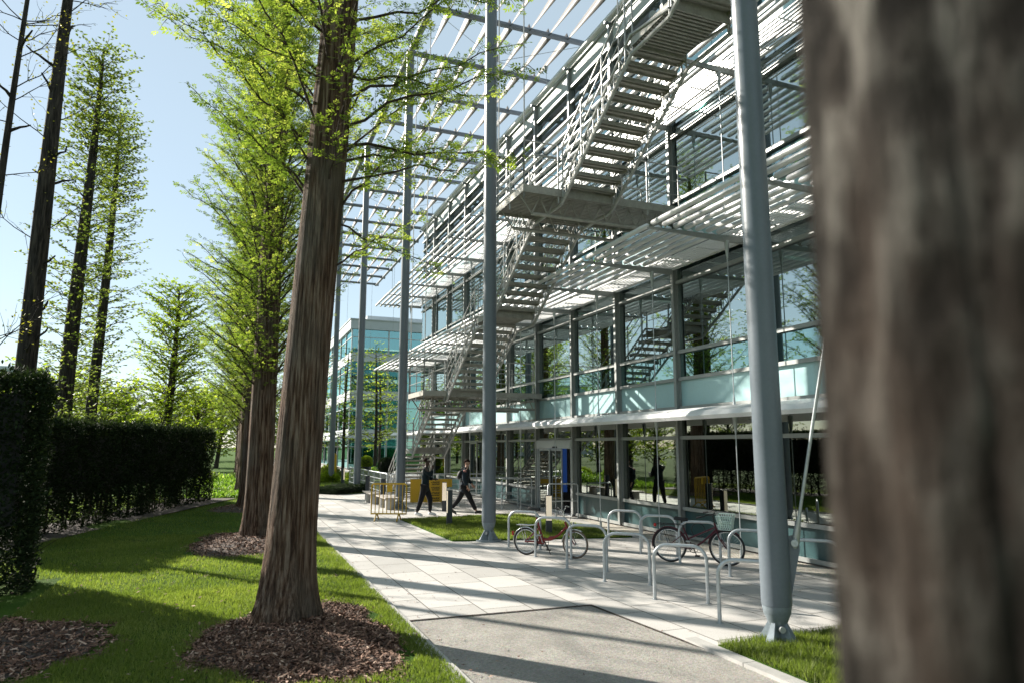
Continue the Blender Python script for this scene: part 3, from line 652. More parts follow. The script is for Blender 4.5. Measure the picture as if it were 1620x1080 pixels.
dA = HA[1] - HA[0]; lA = np.linalg.norm(dA)
hedge('clipped_hedge', HA.mean(0), math.atan2(dA[1], dA[0]), lA, 1.15, 2.72, 60000, 'long dark clipped hedge crossing behind the lawn', .05, .075)
hedge('clipped_hedge', (-6.3, 12.4), R(8), 7.2, 1.3, 3.2, 60000, 'taller dark hedge block at the left edge', .02, .065)
# mulch under the long hedge
mb = MB(); d = dA / lA; nrm_ = np.array([d[1], -d[0]]); Q = [HA[0] - d * 1.5 - nrm_ * .8, HA[0] - d * 1.5 + nrm_ * 1.15, HA[1] + d * .8 + nrm_ * 1.3, HA[1] + d * .8 - nrm_ * .8]
mb.add(np.c_[np.array(Q), np.full(4, .11)], [[0, 1, 2, 3]]); tag(mb.build('mulch_strip', M_mulch), 'strip of dark mulch under the long hedge', 'mulch', kind='stuff')
# flower bed between hedge and trunks
fb = MB(); n = 9000; P = np.c_[rng.uniform(-1.6, .6, n), rng.uniform(31.5, 45, n), np.zeros(n)]; P[:, 2] = .05 + rng.uniform(0, 1, n) ** 2 * (.12 + .5 * np.clip((P[:, 1] - 33.5) / 6, 0, 1) * (.6 + .4 * np.sin(P[:, 0] * 4 + P[:, 1])))
sprays(fb, P, np.tile([0, 0, 1.], (n, 1)), .16, .05, 1, .8); tag(fb.build('flower_bed', M_flow, rnd=True), 'bright green planted bed between the hedge end and the redwoods', 'planting', kind='stuff')
def bush(name, loc, r, n, mat, label, cat='bush', group=None, leaf=.1, flat=1.):
    t = empty(name, loc, 0, label, cat, group); mb = MB(); v = norm(rng.normal(size=(n, 3))); v[:, 2] = np.abs(v[:, 2]); rr = r * rng.uniform(.7, 1.03, n)[:, None] * (1 + .1 * np.sin(v[:, :1] * 5) * np.sin(v[:, 1:2] * 6))
    sprays(mb, v * rr * np.array([1, 1, flat]) + np.array([0, 0, .05]), v, leaf, leaf * .35, 2, .6); mb.build('foliage', mat, t, rnd=True)
    st = MB()
    for k in range(6): st.tube([(0, 0, -.02), tuple(norm(rng.normal(size=3) * np.array([1, 1, .2]) + np.array([0, 0, 1.])) * r * .7)], [.02, .006], 4)
    st.build('stems', M_twig, t); return t
bush('shrub', (-1.1, 41.5, 0), .75, 1600, M_leafb, 'light green rounded shrub in the bed beside the trunks')
G = 'shrubs before the far building'
for i, (x, yy, r_, l) in enumerate([(5.7, 44, .6, 'low shrub beside the yellow post'), (7.6, 44.5, .75, 'rounded bright shrub behind the railing'), (8.7, 46.5, .7, 'shrub nearest the staircase behind the railing'), (4.3, 47, .7, 'low dark shrub at the edge of the far path'), (6.6, 51, .8, 'shrub behind the others at the far building')]):
    bush('shrub', (x, yy, 0), r_, 1500, [M_leafb, M_leafb, M_flow, M_leafd, M_leafc][i], l, group=G, leaf=.13)
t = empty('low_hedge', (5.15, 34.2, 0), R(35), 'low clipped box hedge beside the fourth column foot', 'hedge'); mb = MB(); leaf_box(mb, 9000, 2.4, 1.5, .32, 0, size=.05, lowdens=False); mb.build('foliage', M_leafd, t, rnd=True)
mb = MB(); mb.b2((-1.05, -.6, 0), (1.05, .6, .25)); mb.build('dark_filler', M_dark, t)

# ------------------------------------------------------------------ the glass office building
FX = 10.25; BAY = 2.845; Y0 = 14.31 - 6 * BAY; NB = 15; Y1 = Y0 + NB * BAY
office = empty('office_building', (FX, (Y0 + Y1) / 2, 0), 0, 'long four storey glass office building with sunshades and a curved white canopy', 'building')
OB = lambda x, y, z: (x - FX, y - (Y0 + Y1) / 2, z)
def setp(o, p):
    o.parent = p; return o
SILLS = [  # (list of transom heights, pane bands: (z0,z1,kind))
    ([.08, .72, 2.4, 3.02], [(.08, .72, 'm'), (.72, 2.4, 'g'), (2.4, 3.02, 'g')]),
    ([3.12, 3.83, 4.5, 6.25, 6.95], [(3.12, 3.83, 'f'), (3.83, 4.5, 't'), (4.5, 6.25, 'c'), (6.25, 6.95, 'c')]),
    ([6.98, 7.68, 8.36, 10.1, 10.8], [(6.98, 7.68, 'f'), (7.68, 8.36, 't'), (8.36, 10.1, 'c'), (10.1, 10.8, 'c')]),
    ([10.83, 11.5, 12.2, 13.85, 14.4, 15.15], [(10.83, 11.5, 'f'), (11.5, 12.2, 't'), (12.2, 13.85, 'c'), (13.85, 14.4, 'c'), (14.4, 15.15, 'p')])]
protos = []
for fl, (tr_, bands) in enumerate(SILLS):
    mb = MB(); zlo, zhi = tr_[0], tr_[-1]
    # mullion: flanged post with a stand-off fin
    mb.box((0, 0, (zlo + zhi) / 2), (.10, .085, zhi - zlo)); mb.box((-.095, 0, (zlo + zhi) / 2), (.09, .03, zhi - zlo)); mb.box((-.145, 0, (zlo + zhi) / 2), (.012, .10, zhi - zlo))
    for z in tr_:
        mb.box((-.01, BAY / 2, z), (.11, BAY - .09, .055)); mb.box((-.075, BAY / 2, z + .004), (.02, BAY - .09, .085))
    W = mb.build('window', M_frame, office)
    for kind, nm, mat in (('g', 'glass', M_glassg), ('c', 'glass', M_glass), ('t', 'balustrade_glass', M_glasst), ('f', 'frosted_panel', M_frost), ('m', 'base_panel', M_meshp), ('p', 'cornice_panel', M_panel)):
        bs = [b for b in bands if b[2] == kind]
        if not bs: continue
        pb = MB()
        for z0, z1, _ in bs:
            a, b = z0 + .03, z1 - .03
            if kind == 'c' and z1 - z0 > 1.5: pb.box((.012, BAY / 2, (a + b) / 2), (.016, BAY - .09, b - a))
            else: pb.box((.012, BAY / 2, (a + b) / 2), (.016, BAY - .09, b - a))
        pb.build(nm, mat, W)
    if fl == 0:
        bl = MB()
        for k in range(34): bl.box((.17, BAY / 2, .78 + k * .047), (.022, BAY - .16, .005))
        bl.build('blind', M_blind, W)
    protos.append(W)
for fl, W in enumerate(protos):
    for k in range(NB):
        o = W if k == 0 else copy_tree(W, office)
        o.location = OB(FX, Y0 + k * BAY, 0); o.rotation_euler = (0, R(rng.normal(0, .07)), R(rng.normal(0, .10)))
        if fl == 0 and (k in (8, 7, 10, 11) ):
            for ch in list(o.children):
                if ch.name.startswith('blind'): bpy.data.objects.remove(ch)
        if fl == 0 and k == 8:      # the sliding entrance replaces these panes
            for ch in list(o.children):
                bpy.data.objects.remove(ch)
            o.data = o.data.copy()
            mb = MB(); mb.box((0, 0, 1.55), (.10, .085, 2.94)); mb.box((-.095, 0, 1.55), (.09, .03, 2.94)); mb.box((-.145, 0, 1.55), (.012, .10, 2.94))
            for z in (2.44, 3.02): mb.box((-.01, BAY / 2, z), (.11, BAY - .09, .055))
            tmp = mb.build('window', M_frame); o.data = tmp.data; bpy.data.objects.remove(tmp)
            pb = MB(); pb.box((.012, BAY / 2, 2.73), (.016, BAY - .09, .52)); pb.build('glass', M_glassg, o)
# sliding door
dy0 = Y0 + 8 * BAY + .06; dw = BAY - .12
door = empty('sliding_door', OB(FX, dy0, 0), 0); setp(door, office)
mb = MB(); mb.b2((-.14, 0, 2.12), (.10, dw, 2.40)); mb.b2((-.16, .04, 2.16), (-.141, dw - .04, 2.33)); mb.build('door_header', M_panel, door)
mb = MB(); mb.b2((-.13, 0, .0), (-.02, .07, 2.12)); mb.b2((-.13, dw - .07, 0), (-.02, dw, 2.12)); mb.b2((-.14, 0, 0), (.1, dw, .03)); mb.build('door_frame', M_galv, door)
mb = MB(); mb.b2((-.175, dw * .36, 2.14), (-.161, dw * .49, 2.19)); mb.build('door_sensor', M_black, door)
for a, b in ((.9, 1.95), (1.75, 2.62)):
    lf = MB(); x = -.02 if a < 1.5 else -.07
    for q in (a, b - .05): lf.b2((x - .02, q, .04), (x + .02, q + .05, 2.11))
    for z in (.04, 2.05): lf.b2((x - .019, a + .05, z), (x + .019, b - .05, z + .06))
    d_ = lf.build('door_leaf', M_galv, door); g_ = MB(); g_.b2((x - .006, a + .051, .1), (x + .006, b - .051, 2.05)); g_.build('glass', M_glassg, d_)
# small service door further along
mb = MB(); yy = Y0 + 11.3 * BAY
for q in (0, .95): mb.b2((-.11, q, .08), (-.05, q + .07, 2.38))
mb.b2((-.11, .07, 2.3), (-.05, .95, 2.38)); o = mb.build('service_door', M_frame, office); o.location = OB(FX, yy, 0)
# structure behind the glass
mb = MB()
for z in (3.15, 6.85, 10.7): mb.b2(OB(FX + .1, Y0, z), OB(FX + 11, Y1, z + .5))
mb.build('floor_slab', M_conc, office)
M_strip = pm('ceiling_light', (.8, .8, .78), .4, 0, .02, 3, emit=(1., .95, .85), es=2.2)
mb = MB(); mb.b2((-.06, -.55, -.03), (.06, .55, 0)); cl = mb.build('ceiling_light', M_strip, office); first = True
for z in (3.13, 6.83, 10.68):
    for k in range(2, NB):
        o = cl if first else copy_tree(cl, office); first = False; o.location = OB(FX + 1.5 + 1.3 * (k % 2), Y0 + (k + .5) * BAY, z); o.rotation_euler = (0, 0, PI / 2 if k % 3 else 0)
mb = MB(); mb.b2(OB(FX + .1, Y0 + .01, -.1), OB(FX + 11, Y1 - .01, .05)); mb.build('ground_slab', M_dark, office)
mb = MB(); mb.b2(OB(FX + 6.5, Y0 + .02, .06), OB(FX + 6.7, Y1 - .02, 15)); mb.build('back_wall', M_inwall, office)
for yy in (Y0, Y1):
    mb = MB()
    for z0, z1 in ((.08, 3.1), (3.7, 6.8), (7.4, 10.65), (11.25, 15.1)): mb.b2(OB(FX + .12, yy - .03, z0), OB(FX + 11, yy + .03, z1))
    o = mb.build('gable_glass', M_glasst, office)
    mb = MB()
    for k in range(8): mb.b2(OB(FX + .08 + k * 1.5, yy - .06, .1), OB(FX + .16 + k * 1.5, yy + .06, 15.1))
    mb.build('gable_mullions', M_frame, office)
mb = MB(); mb.b2(OB(FX - .08, Y0 - .1, 15.17), OB(FX + 11, Y1 + .1, 15.24)); mb.b2(OB(FX - .20, Y0 - .15, 15.245), OB(FX + 11, Y1 + .15, 15.34)); mb.build('roof', M_white, office)
mb = MB(); mb.tube([(-.15, 0, 15.12), (-.27, 0, 15.12)], .05, 8); eb = mb.build('eaves_bracket', M_steel, office)
for k in range(NB + 1):
    o = eb if k == 0 else copy_tree(eb, office); o.location = OB(FX, Y0 + k * BAY, 0)
mb = MB()
for k in range(-1, NB):
    for q in (.25, .75): mb.tube([OB(FX + 3.2, Y0 + (k + q + .5) * BAY, .06), OB(FX + 3.2, Y0 + (k + q + .5) * BAY, 15)], .2, 12) if k % 3 == 0 and q < .5 and k >= 0 else None
mb.build('interior_column', M_conc, office)
# canopy over the ground floor
prof = [(FX - .02, 3.07), (FX - .7, 3.045), (FX - 1.2, 2.99), (FX - 1.40, 2.92), (FX - 1.46, 2.82), (FX - 1.40, 2.745), (FX - 1.25, 2.76), (FX - .6, 2.90), (FX - .02, 2.98)]
mb = MB(); mb.prism([(x - FX, z) for x, z in prof], 'y', .014, BAY - .014)
for k in range(4):
    mb.cur = 1; mb.tube([(-1.12, BAY * (k + .5) / 4, 2.80), (-1.12, BAY * (k + .5) / 4, 2.785)], .025, 8)
cp = mb.build('canopy_panel', [M_white, M_lamp], office)
for k in range(NB):
    o = cp if k == 0 else copy_tree(cp, office); o.location = OB(FX, Y0 + k * BAY + BAY / 2, 0)
# suspension rods and brackets
mb = MB(); mb.tube([(-.72, 0, .0), (-.72, 0, 10.5)], .012, 6); mb.tube([(-.72, 0, 0), (-.72, 0, .16)], .035, 8)
for z in (2.84, 6.5, 10.35): mb.tube([(-.72, 0, z), (-.72, 0, z - .22), (-.72, 0, z - .4)], [.055, .04, .014], 8)
for z in (3.03, 6.95): mb.tube([(-.72, 0, z), (-.72, 0, z + .2)], [.035, .015], 8)
rod = mb.build('suspension_rod', M_galv, office, smooth=True)
for k in range(NB + 1):
    o = rod if k == 0 else copy_tree(rod, office); o.location = OB(FX, Y0 + k * BAY, 0)
# sunshades: seven tubes and a rod grating carried on arms
for z in (6.63, 10.5):
    sh = empty('sunshade', OB(FX, Y0, z)); setp(sh, office)
    mb = MB()
    for i in range(7):
        x = -2.62 + i * .268
        for k in range(NB):
            a, b = k * BAY + (.05 if k else -.95), (k + 1) * BAY - .05 + (0 if k < NB - 1 else 1.0)
            mb.tube([(x, a, 0), (x, a + .06, 0), (x, b - .06, 0), (x, b, 0)], [.018, .056, .056, .018], 10)
    mb.build('blades', M_blade, sh, smooth=True)
    mb = MB()
    for i in range(7):
        x = -.78 + i * .1
        mb.tube([(x, -.4, .0), (x, NB * BAY + .5, .0)], .024, 6)
    for k in range(NB * 3 + 1): mb.box((-.47, k * BAY / 3, -.028), (.66, .012, .03))
    mb.b2((-.14, -.4, -.05), (-.10, NB * BAY + .5, .04)); mb.build('grating', M_white, sh)
    mb = MB(); mb.prism([(-.06, -.16), (-.06, -.02), (-2.68, -.055), (-2.68, -.085), (-.7, -.16)], 'y', -.028, .028); br = mb.build('bracket', M_frame, sh)
    for k in range(NB + 1):
        o = br if k == 0 else copy_tree(br, sh); o.location = (0, k * BAY, 0)
# faintly glowing blue panels and desk inside the entrance
t = empty('blue_panel', (FX + 1.6, dy0 + .55, 0), R(20), 'tall blue panel just inside the entrance', 'screen')
mb = MB(); mb.b2((-.03, -.45, .9), (.03, .45, 2.0)); mb.build('panel', M_bluepanel, t); t.rotation_euler = (0, 0, R(60)); mb = MB(); mb.b2((-.05, -.2, 0), (.05, .2, .9)); mb.build('stand', M_dark, t)
t = empty('blue_panel', (FX + 1.2, dy0 + 3.9, 0), R(12), 'blue banner panel behind the glass left of the entrance', 'screen')
mb = MB(); mb.b2((-.03, -.4, .5), (.03, .4, 2.15)); mb.build('panel', M_bluepanel, t); t.rotation_euler = (0, 0, R(60)); mb = MB(); mb.b2((-.06, -.3, .05), (.06, .3, .5)); mb.build('stand', M_dark, t)

# ------------------------------------------------------------------ far building
FY = 67.
fbld = empty('far_office_building', (FX, FY, 0), 0, 'teal glass office building with white bands at the end of the path', 'building')
mb = MB()
for z0, z1 in ((2.9, 3.7), (6.6, 7.4), (10.3, 11.1)): mb.b2((.0, .0, z0), (30, 45, z1))
mb.build('floor_band', M_stone, fbld)
mb = MB(); mb.b2((-.12, -.12, 13.4), (30, 45, 14.3)); mb.b2((-.2, -.2, 14.305), (30, 45, 14.4)); mb.b2((2.5, 6, 14.405), (9, 14, 15.9)); mb.build('roof', M_stone, fbld)
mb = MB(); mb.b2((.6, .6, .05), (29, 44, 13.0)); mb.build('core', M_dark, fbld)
for z0, z1 in ((.1, 2.9), (3.7, 6.6), (7.4, 10.3), (11.1, 13.4)):
    for side in (0, 1):
        for k in range(6):
            fr = MB(); wd = 3.6; zm = z1 - .75
            fr.box((0, 0, (z0 + z1) / 2), (.12, .12, z1 - z0)); fr.box((wd / 2, 0, zm), (wd - .12, .07, .07)); fr.box((wd / 2, 0, z0 + .05), (wd - .12, .08, .08))
            W = fr.build('window', M_stone if z0 > 1 else M_frame, fbld)
            g_ = MB(); g_.b2((.061, .02, z0), (wd - .061, .035, z1)); g_.build('glass', M_teal2, W)
            W.location = (.06 + k * wd, .06, 0) if side == 0 else (.06, 3.66 + k * wd, 0); W.rotation_euler = (0, 0, 0 if side == 0 else -PI / 2)
mb = MB(); mb.prism([(0, 3.25), (-1.1, 3.1), (-1.4, 2.9), (-1.3, 2.75), (0, 2.95)], 'y', -.5, 40); mb.build('canopy', M_white, fbld)
mb = MB()
for z in (6.6, 10.3):
    for i in range(6): mb.tube([(-.4 - i * .35, -.8, z), (-.4 - i * .35, 40, z)], .06, 6)
mb.build('sunshade', M_blade, fbld)

# ------------------------------------------------------------------ roof trellis and columns
TZ = 17.6; TX0, TX1 = 5.75, 11.95; BY = [21.95 + 3.1 * k for k in range(-9, 15)]
trel = empty('roof_trellis', (TX0, 21.95, TZ), 0, 'open louvred steel trellis roof reaching out over the columns', 'trellis')
mb = MB(); mb.tube([(0, 0, 0), (TX1 - TX0, 0, 0)], .105, 10); mb.tube([(TX1 - TX0, 0, 0), (TX1 - TX0 + .45, 0, -.05)], .135, 10); bm_ = mb.build('beam', M_trellis, trel, smooth=True)
for k, yy in enumerate(BY):
    o = bm_ if k == 0 else copy_tree(bm_, trel); o.location = (0, yy - 21.95, 0)
mb = MB(); mb.tube([(0, BY[0] - 21.95, 0), (0, BY[-1] - 21.95, 0)], .13, 12); mb.tube([(TX1 - TX0 + .2, BY[0] - 21.95, -.12), (TX1 - TX0 + .2, BY[-1] - 21.95, -.12)], .1, 10)
mb.build('edge_tube', M_trellis, trel, smooth=True)
lv = None
for i in range(7):
    x = .7 + i * .79; mb = MB()
    for k in range(len(BY) - 1):
        u = np.linspace(0, 1, 9); th = R(64) + R(46) * (1 - u) ** 1.2; wd = .20 + 0 * u
        yy = BY[k] - 21.95 + u * 3.1
        A = np.c_[np.cos(th) * wd, yy, np.sin(th) * wd + .1]; Bp = np.c_[-np.cos(th) * wd, yy, -np.sin(th) * wd + .1]
        V = np.stack([A, Bp], 1).reshape(-1, 3); q = np.arange(8) * 2; mb.add(V, np.c_[q, q + 1, q + 3, q + 2])
    o = mb.build('louvre', M_louv, trel, smooth=True); o.location = (x, 0, 0)
    sm = o.modifiers.new('thickness', 'SOLIDIFY'); sm.thickness = .008
# bracing wires and fine hangers under the trellis
for k in range(len(BY) - 1):
    mb = MB(); ya, yb = BY[k] - 21.95, BY[k + 1] - 21.95; m_ = (ya + yb) / 2
    if k % 3 == 0:
        for xa, xb in ((0, 3.1), (6.2, 3.1)): mb.tube([(xa, ya, -.05), (xb, m_, -.55), (xa, yb, -.05)], .012, 4)
        mb.tube([(3.1, m_, -.55), (3.1, m_, -.3)], [.02, .09], 8); mb.tube([(3.1, m_, -.55), (3.1, m_, -6.9)], .010, 4)
        mb.tube([(5.2, m_, -.55), (5.2, m_, -.3)], [.02, .09], 8); mb.tube([(5.2, m_, -.55), (5.2, m_, -6.9)], .010, 4); mb.tube([(3.1, m_, -.55), (5.2, m_, -.55)], .01, 4)
        mb.build('bracing_wires', M_galvd, trel)
t = empty('floodlight', (7.55, 18.9, 17.35), R(200), 'small round floodlight hung under the trellis beside the tree branches', 'floodlight')
mb = MB(); mb.tube([(0, 0, .25), (0, 0, -.1)], .03, 6); mb.box((-.18, 0, .05), (.26, .16, .14)); mb.build('arm', M_trellis, t)
mb = MB(); mb.tube([(0, -.14, -.2), (0, -.02, -.2), (0, .12, -.2)], [.07, .13, .15], 14); mb.build('lamp_head', M_galv, t, smooth=True)
mb = MB(); mb.tube([(0, .121, -.2), (0, .13, -.2)], .13, 14); mb.build('lens', M_lamp, t)

CG = 'steel columns carrying the trellis'
col0 = empty('steel_column', (5.82, 6.45, 0), 0, 'nearest thick blue grey steel column with a cable lug, rising past the bicycle stands', 'column', CG)
mb = MB(); mb.tube([(0, 0, .43), (0, 0, .47), (0, 0, TZ)], [.165, .168, .150], 28); sh_ = mb.build('shaft', M_steel, col0, smooth=True)
mb = MB(); mb.tube([(0, 0, .43), (0, 0, .41), (0, 0, .35), (0, 0, .22), (0, 0, .16)], [.160, .16, .150, .095, .05], 20)
mb.build('tapered_shoe', M_shoe, col0, smooth=True)
ft = MB()
for a in (0, 90, 180, 270):
    c_, s_ = math.cos(R(a + 20)), math.sin(R(a + 20)); p_ = np.array([-s_, c_, 0]) * .035
    A = np.array([c_ * .06, s_ * .06, .27]); Bq = np.array([c_ * .24, s_ * .24, .0]); Cq = np.array([c_ * .03, s_ * .03, 0.]); Dq = np.array([c_ * .10, s_ * .10, .26])
    V = [A - p_ * .6, Dq - p_ * .6, Bq - p_ * 1.6, Cq - p_ * 1.6, A + p_ * .6, Dq + p_ * .6, Bq + p_ * 1.6, Cq + p_ * 1.6]
    ft.add(V, [[0, 1, 2, 3], [7, 6, 5, 4], [0, 4, 5, 1], [1, 5, 6, 2], [2, 6, 7, 3], [3, 7, 4, 0]])
ft.tube([(0, 0, -.01), (0, 0, .03)], .3, 24); ft.build('foot_plates', M_shoe, col0)
mb = MB(); mb.tube([(-.05, -.13, .19), (.05, .13, .19)], .035, 12); mb.build('pin', M_galvd, col0)
col_label = ['second steel column, standing at the corner of the small lawn beside the red bicycle', 'third steel column, behind the yellow barrier', 'fourth steel column, beside the low box hedge', 'fifth steel column, next to the yellow post',
             'sixth steel column before the far building', 'farthest steel column of the row']
cols = [col0]
for k in range(1, 7):
    c = copy_tree(col0); c.location = (5.75, 6.45 + 9.3 * k, 0); c['label'] = col_label[k - 1]; c.rotation_euler = (0, 0, R(-25 if k == 1 else 0)); cols.append(c)
c = copy_tree(col0); c.location = (5.75, 6.45 - 9.3, 0); c['label'] = 'steel column behind the camera, hidden by the blurred trunk'
mb = MB(); mb.prism([(.15, .55), (.15, 1.18), (.20, 1.20), (.275, 1.17), (.275, 1.04), (.165, .55)], 'y', -.018, .018); mb.prism([(.14, .55), (.14, 1.18), (.155, 1.18), (.155, .55)], 'y', -.06, .06)
lug = mb.build('cable_lug', M_steel, col0); lug.rotation_euler = (0, 0, R(-40.5))
tie = MB(); p0 = np.array([.178, -.152, 1.12]); p1 = np.array([.13, -4.7, TZ - .2]); dv = norm(p1 - p0)
tie.tube([p0 - dv * .06, p0, p0 + dv * .12, p0 + dv * .30, p0 + dv * .34, p1], [.035, .045, .04, .024, .018, .016], 10); tie.tube([p0 + np.array([-.05, -.04, 0]), p0 + np.array([.05, .04, 0])], .04, 12)
tie.build('tie_rod', M_galv, col0, smooth=True)

# ------------------------------------------------------------------ the external staircase
ST = empty('external_staircase', (7.3, 31.35, 0), 0, 'grey open tread steel staircase zigzagging up outside the glass facade', 'staircase')
SX0, SX1 = 6.65, 7.95; OX, OY = 7.3, 31.35
KP = [(31.35, .08), (28.3, 2.04), (27.05, 2.04), (24.0, 4.0), (22.4, 4.0), (19.35, 5.95), (18.1, 5.95), (15.05, 7.9), (13.5, 7.9), (10.45, 9.85), (9.2, 9.85), (6.15, 11.8), (4.6, 11.8)]
def rail_path(mb, P, r=.02, hs=(1.05,), n=6):
    for h in hs: mb.tube([(p[0], p[1], p[2] + h) for p in P], r, n)
for s_i in range(0, 12, 2):
    (ya, za), (yb, zb) = KP[s_i], KP[s_i + 1]; fl = empty('stair_flight', (0, ya - OY, za)); setp(fl, ST)
    ln = ya - yb; hgt = zb - za; nt_ = 11; go = ln / nt_; rs = hgt / (nt_)
    tb = MB(); tb.box((0, 0, 0), (1.18, go * 1.08, .022)); tb.box((0, go * .5, -.035), (1.18, .02, .055)); tb.box((0, -go * .5, -.035), (1.18, .02, .055)); tb.box((0, 0, -.03), (1.18, .05, .04))
    for sx in (-.595, .595): tb.box((sx, 0, -.05), (.012, go * .9, .10))
    td = tb.build('tread', M_tread, fl)
    for k in range(nt_):
        o = td if k == 0 else copy_tree(td, fl); o.location = (0, -go * (k + .5), rs * (k + .6))
    for sx in (SX0 - OX, SX1 - OX):
        sb = MB(); lo = -.30; hi = .10
        first, last = s_i == 0, False
        A0, A1 = np.array([sx, 0, lo]), np.array([sx, -ln, hgt + lo]); B0, B1 = np.array([sx, 0, hi]), np.array([sx, -ln, hgt + hi])
        sb.tube([A0, A1], .038, 8); sb.tube([B0, B1], .032, 8)
        nw = 14
        for k in range(nw):
            u, v = k / nw, (k + .5) / nw; sb.tube([A0 + (A1 - A0) * u, B0 + (B1 - B0) * u], .013, 5, cap=False); sb.tube([B0 + (B1 - B0) * u, A0 + (A1 - A0) * (k + 1) / nw], .011, 5, cap=False)
        # knee to the landing
        if s_i < 10:
            yc = KP[s_i + 2][0]; sb.tube([A1, (sx, yc - ya, hgt + lo)], .038, 8); sb.tube([B1, (sx, yc - ya, hgt + lo + .17)], .03, 8) if (s_i // 2) % 2 == 0 else None
        sb.build('stringer', M_stair, fl)
        rb = MB()
        for k in range(4):
            q = B0 + (B1 - B0) * ((k + .08) / 3.3); rb.tube([q + [0, 0, -.3], q + [0, 0, 1.0]], .021, 7)
        for h in (.35, .65, .95): rb.tube([B0 + [0, 0, h], B1 + [0, 0, h]], .013 if h < .9 else .02, 6)
        rb.build('handrail', M_stair, fl)
def landing(x0, x1, y0, y1, z, truss=True):
    ld = empty('landing', (x0 - OX, y0 - OY, z)); setp(ld, ST); w_, d_ = x1 - x0, y1 - y0
    mb = MB(); mb.b2((0, 0, -.03), (w_, d_, 0))
    n = int(d_ / .09)
    for k in range(n): mb.b2((.04, k * d_ / n + .012, -.075), (w_ - .04, k * d_ / n + .058, -.031))
    mb.build('deck', M_tread, ld)
    mb = MB(); mb.b2((-.02, -.03, -.14), (w_ + .02, -.001, .04)); mb.b2((-.02, d_ + .001, -.14), (w_ + .02, d_ + .03, .04)); mb.b2((-.03, -.03, -.13), (-.021, d_ + .03, .035)); mb.build('edge_beam', M_tread, ld)
    if truss:
        for yy in (.25, d_ - .25):
            tb = MB(); zb = -.52; tb.tube([(.3, yy, zb), (w_ - .15, yy, zb)], .045, 8); n = int(w_ / .42)
            for k in range(n):
                xa, xm, xb = .3 + (w_ - .5) * k / n, .3 + (w_ - .5) * (k + .5) / n, .3 + (w_ - .5) * (k + 1) / n
                tb.tube([(xa, yy, zb), (xm, yy, -.1)], .016, 5); tb.tube([(xm, yy, -.1), (xb, yy, zb)], .016, 5)
            tb.tube([(.3, yy, zb), (-.0, yy, -.1)], .02, 6)
            tb.build('truss', M_tread, ld)
    return ld, w_, d_
def railing(par, pts, gap=.8, hs=(.35, .7, 1.08), lr=.018):
    rb = MB()
    for a, b in zip(pts[:-1], pts[1:]):
        a, b = np.array(a, float), np.array(b, float); ln = np.linalg.norm(b - a); n = max(1, int(round(ln / gap)))
        for k in range(n + 1): q = a + (b - a) * k / n; rb.tube([q + [0, 0, -.28], q + [0, 0, 1.08]], .019, 7)
        for h in hs: rb.tube([a + [0, 0, h], b + [0, 0, h]], .012 if h < 1 else lr, 6)
    rb.build('railing', M_stair, par)
for (y0, y1, z, x0) in ((22.4, 24.4, 4.0, 5.85), (13.5, 15.15, 7.9, 5.72), (4.6, 6.3, 11.8, 5.72)):
    ld, w_, d_ = landing(x0, FX - .12, y0, y1, z)
    sx0, sx1 = SX0 - x0, SX1 - x0
    railing(ld, [(0, 0, 0), (sx0 - .08, 0, 0)]); railing(ld, [(0, 0, 0), (0, d_, 0), (sx0 - .08, d_, 0)]); railing(ld, [(sx1 + .08, 0, 0), (w_ - .3, 0, 0)], 1.); railing(ld, [(sx1 + .08, d_, 0), (w_ - .3, d_, 0)], 1.)
    hb = MB()
    for q in ((.02, .02), (.02, d_ - .02), (sx1 + .3, .02)): hb.tube([(q[0], q[1], -.2), (q[0], q[1], TZ - z)], .017, 6)
    hb.build('hanger_rod', M_stair, ld)
for (y0, y1, z) in ((27.05, 28.3, 2.04), (18.1, 19.35, 5.95), (9.2, 10.45, 9.85)):
    ld, w_, d_ = landing(SX0 + .04, SX1 - .04, y0, y1, z, False)
    for x in (0, w_): railing(ld, [(x, 0, 0), (x, d_, 0)], 1.2)

# ------------------------------------------------------------------ bicycle stands
SG = 'bicycle stands in two rows'
mb = MB(); Hh, Wd, rr = .78, .75, .2
path = [(0, 0, -.04), (0, 0, Hh - rr)] + [tuple(p) for p in arc((rr, 0, Hh - rr), rr, PI, PI / 2, 7)][1:] + [tuple(p) for p in arc((Wd - rr, 0, Hh - rr), rr, PI / 2, 0, 7)] + [(Wd, 0, -.04)]
mb.tube(path, .0255, 12)
for x in (0, Wd): mb.tube([(x, 0, 0), (x, 0, .008)], .045, 12)
st0 = mb.build('bicycle_stand', M_galv, smooth=True)
labs = ['galvanised hoop stand half hidden behind the near column', 'galvanised hoop stand in the front row, second from the near column', 'galvanised hoop stand in the front row, third from the near column',
        'galvanised hoop stand at the front wheel of the red bicycle', 'galvanised hoop stand in the middle of the red bicycle', 'galvanised hoop stand behind the red bicycle, at the lawn corner',
        'galvanised hoop stand just right of the near column', 'galvanised hoop stand in the back row at the front wheel of the plum bicycle', 'galvanised hoop stand the plum bicycle leans on', 'galvanised hoop stand behind the plum bicycle', 'galvanised hoop stand farthest along in the back row']
pos = [(5.83, 7.48), (5.85, 8.96), (5.83, 10.4), (5.80, 11.72), (5.81, 13.17), (5.80, 14.6), (8.07, 8.63), (8.04, 9.99), (8.06, 11.45), (8.0, 12.73), (7.95, 13.96)]
for i, (x, yy) in enumerate(pos):
    o = st0 if i == 0 else st0.copy()
    if i: COL.objects.link(o)
    o.location = (x, yy, 0); o.rotation_euler = (0, 0, R(-45 + rng.normal(0, 1.2))); tag(o, labs[i], 'bicycle stand', SG)

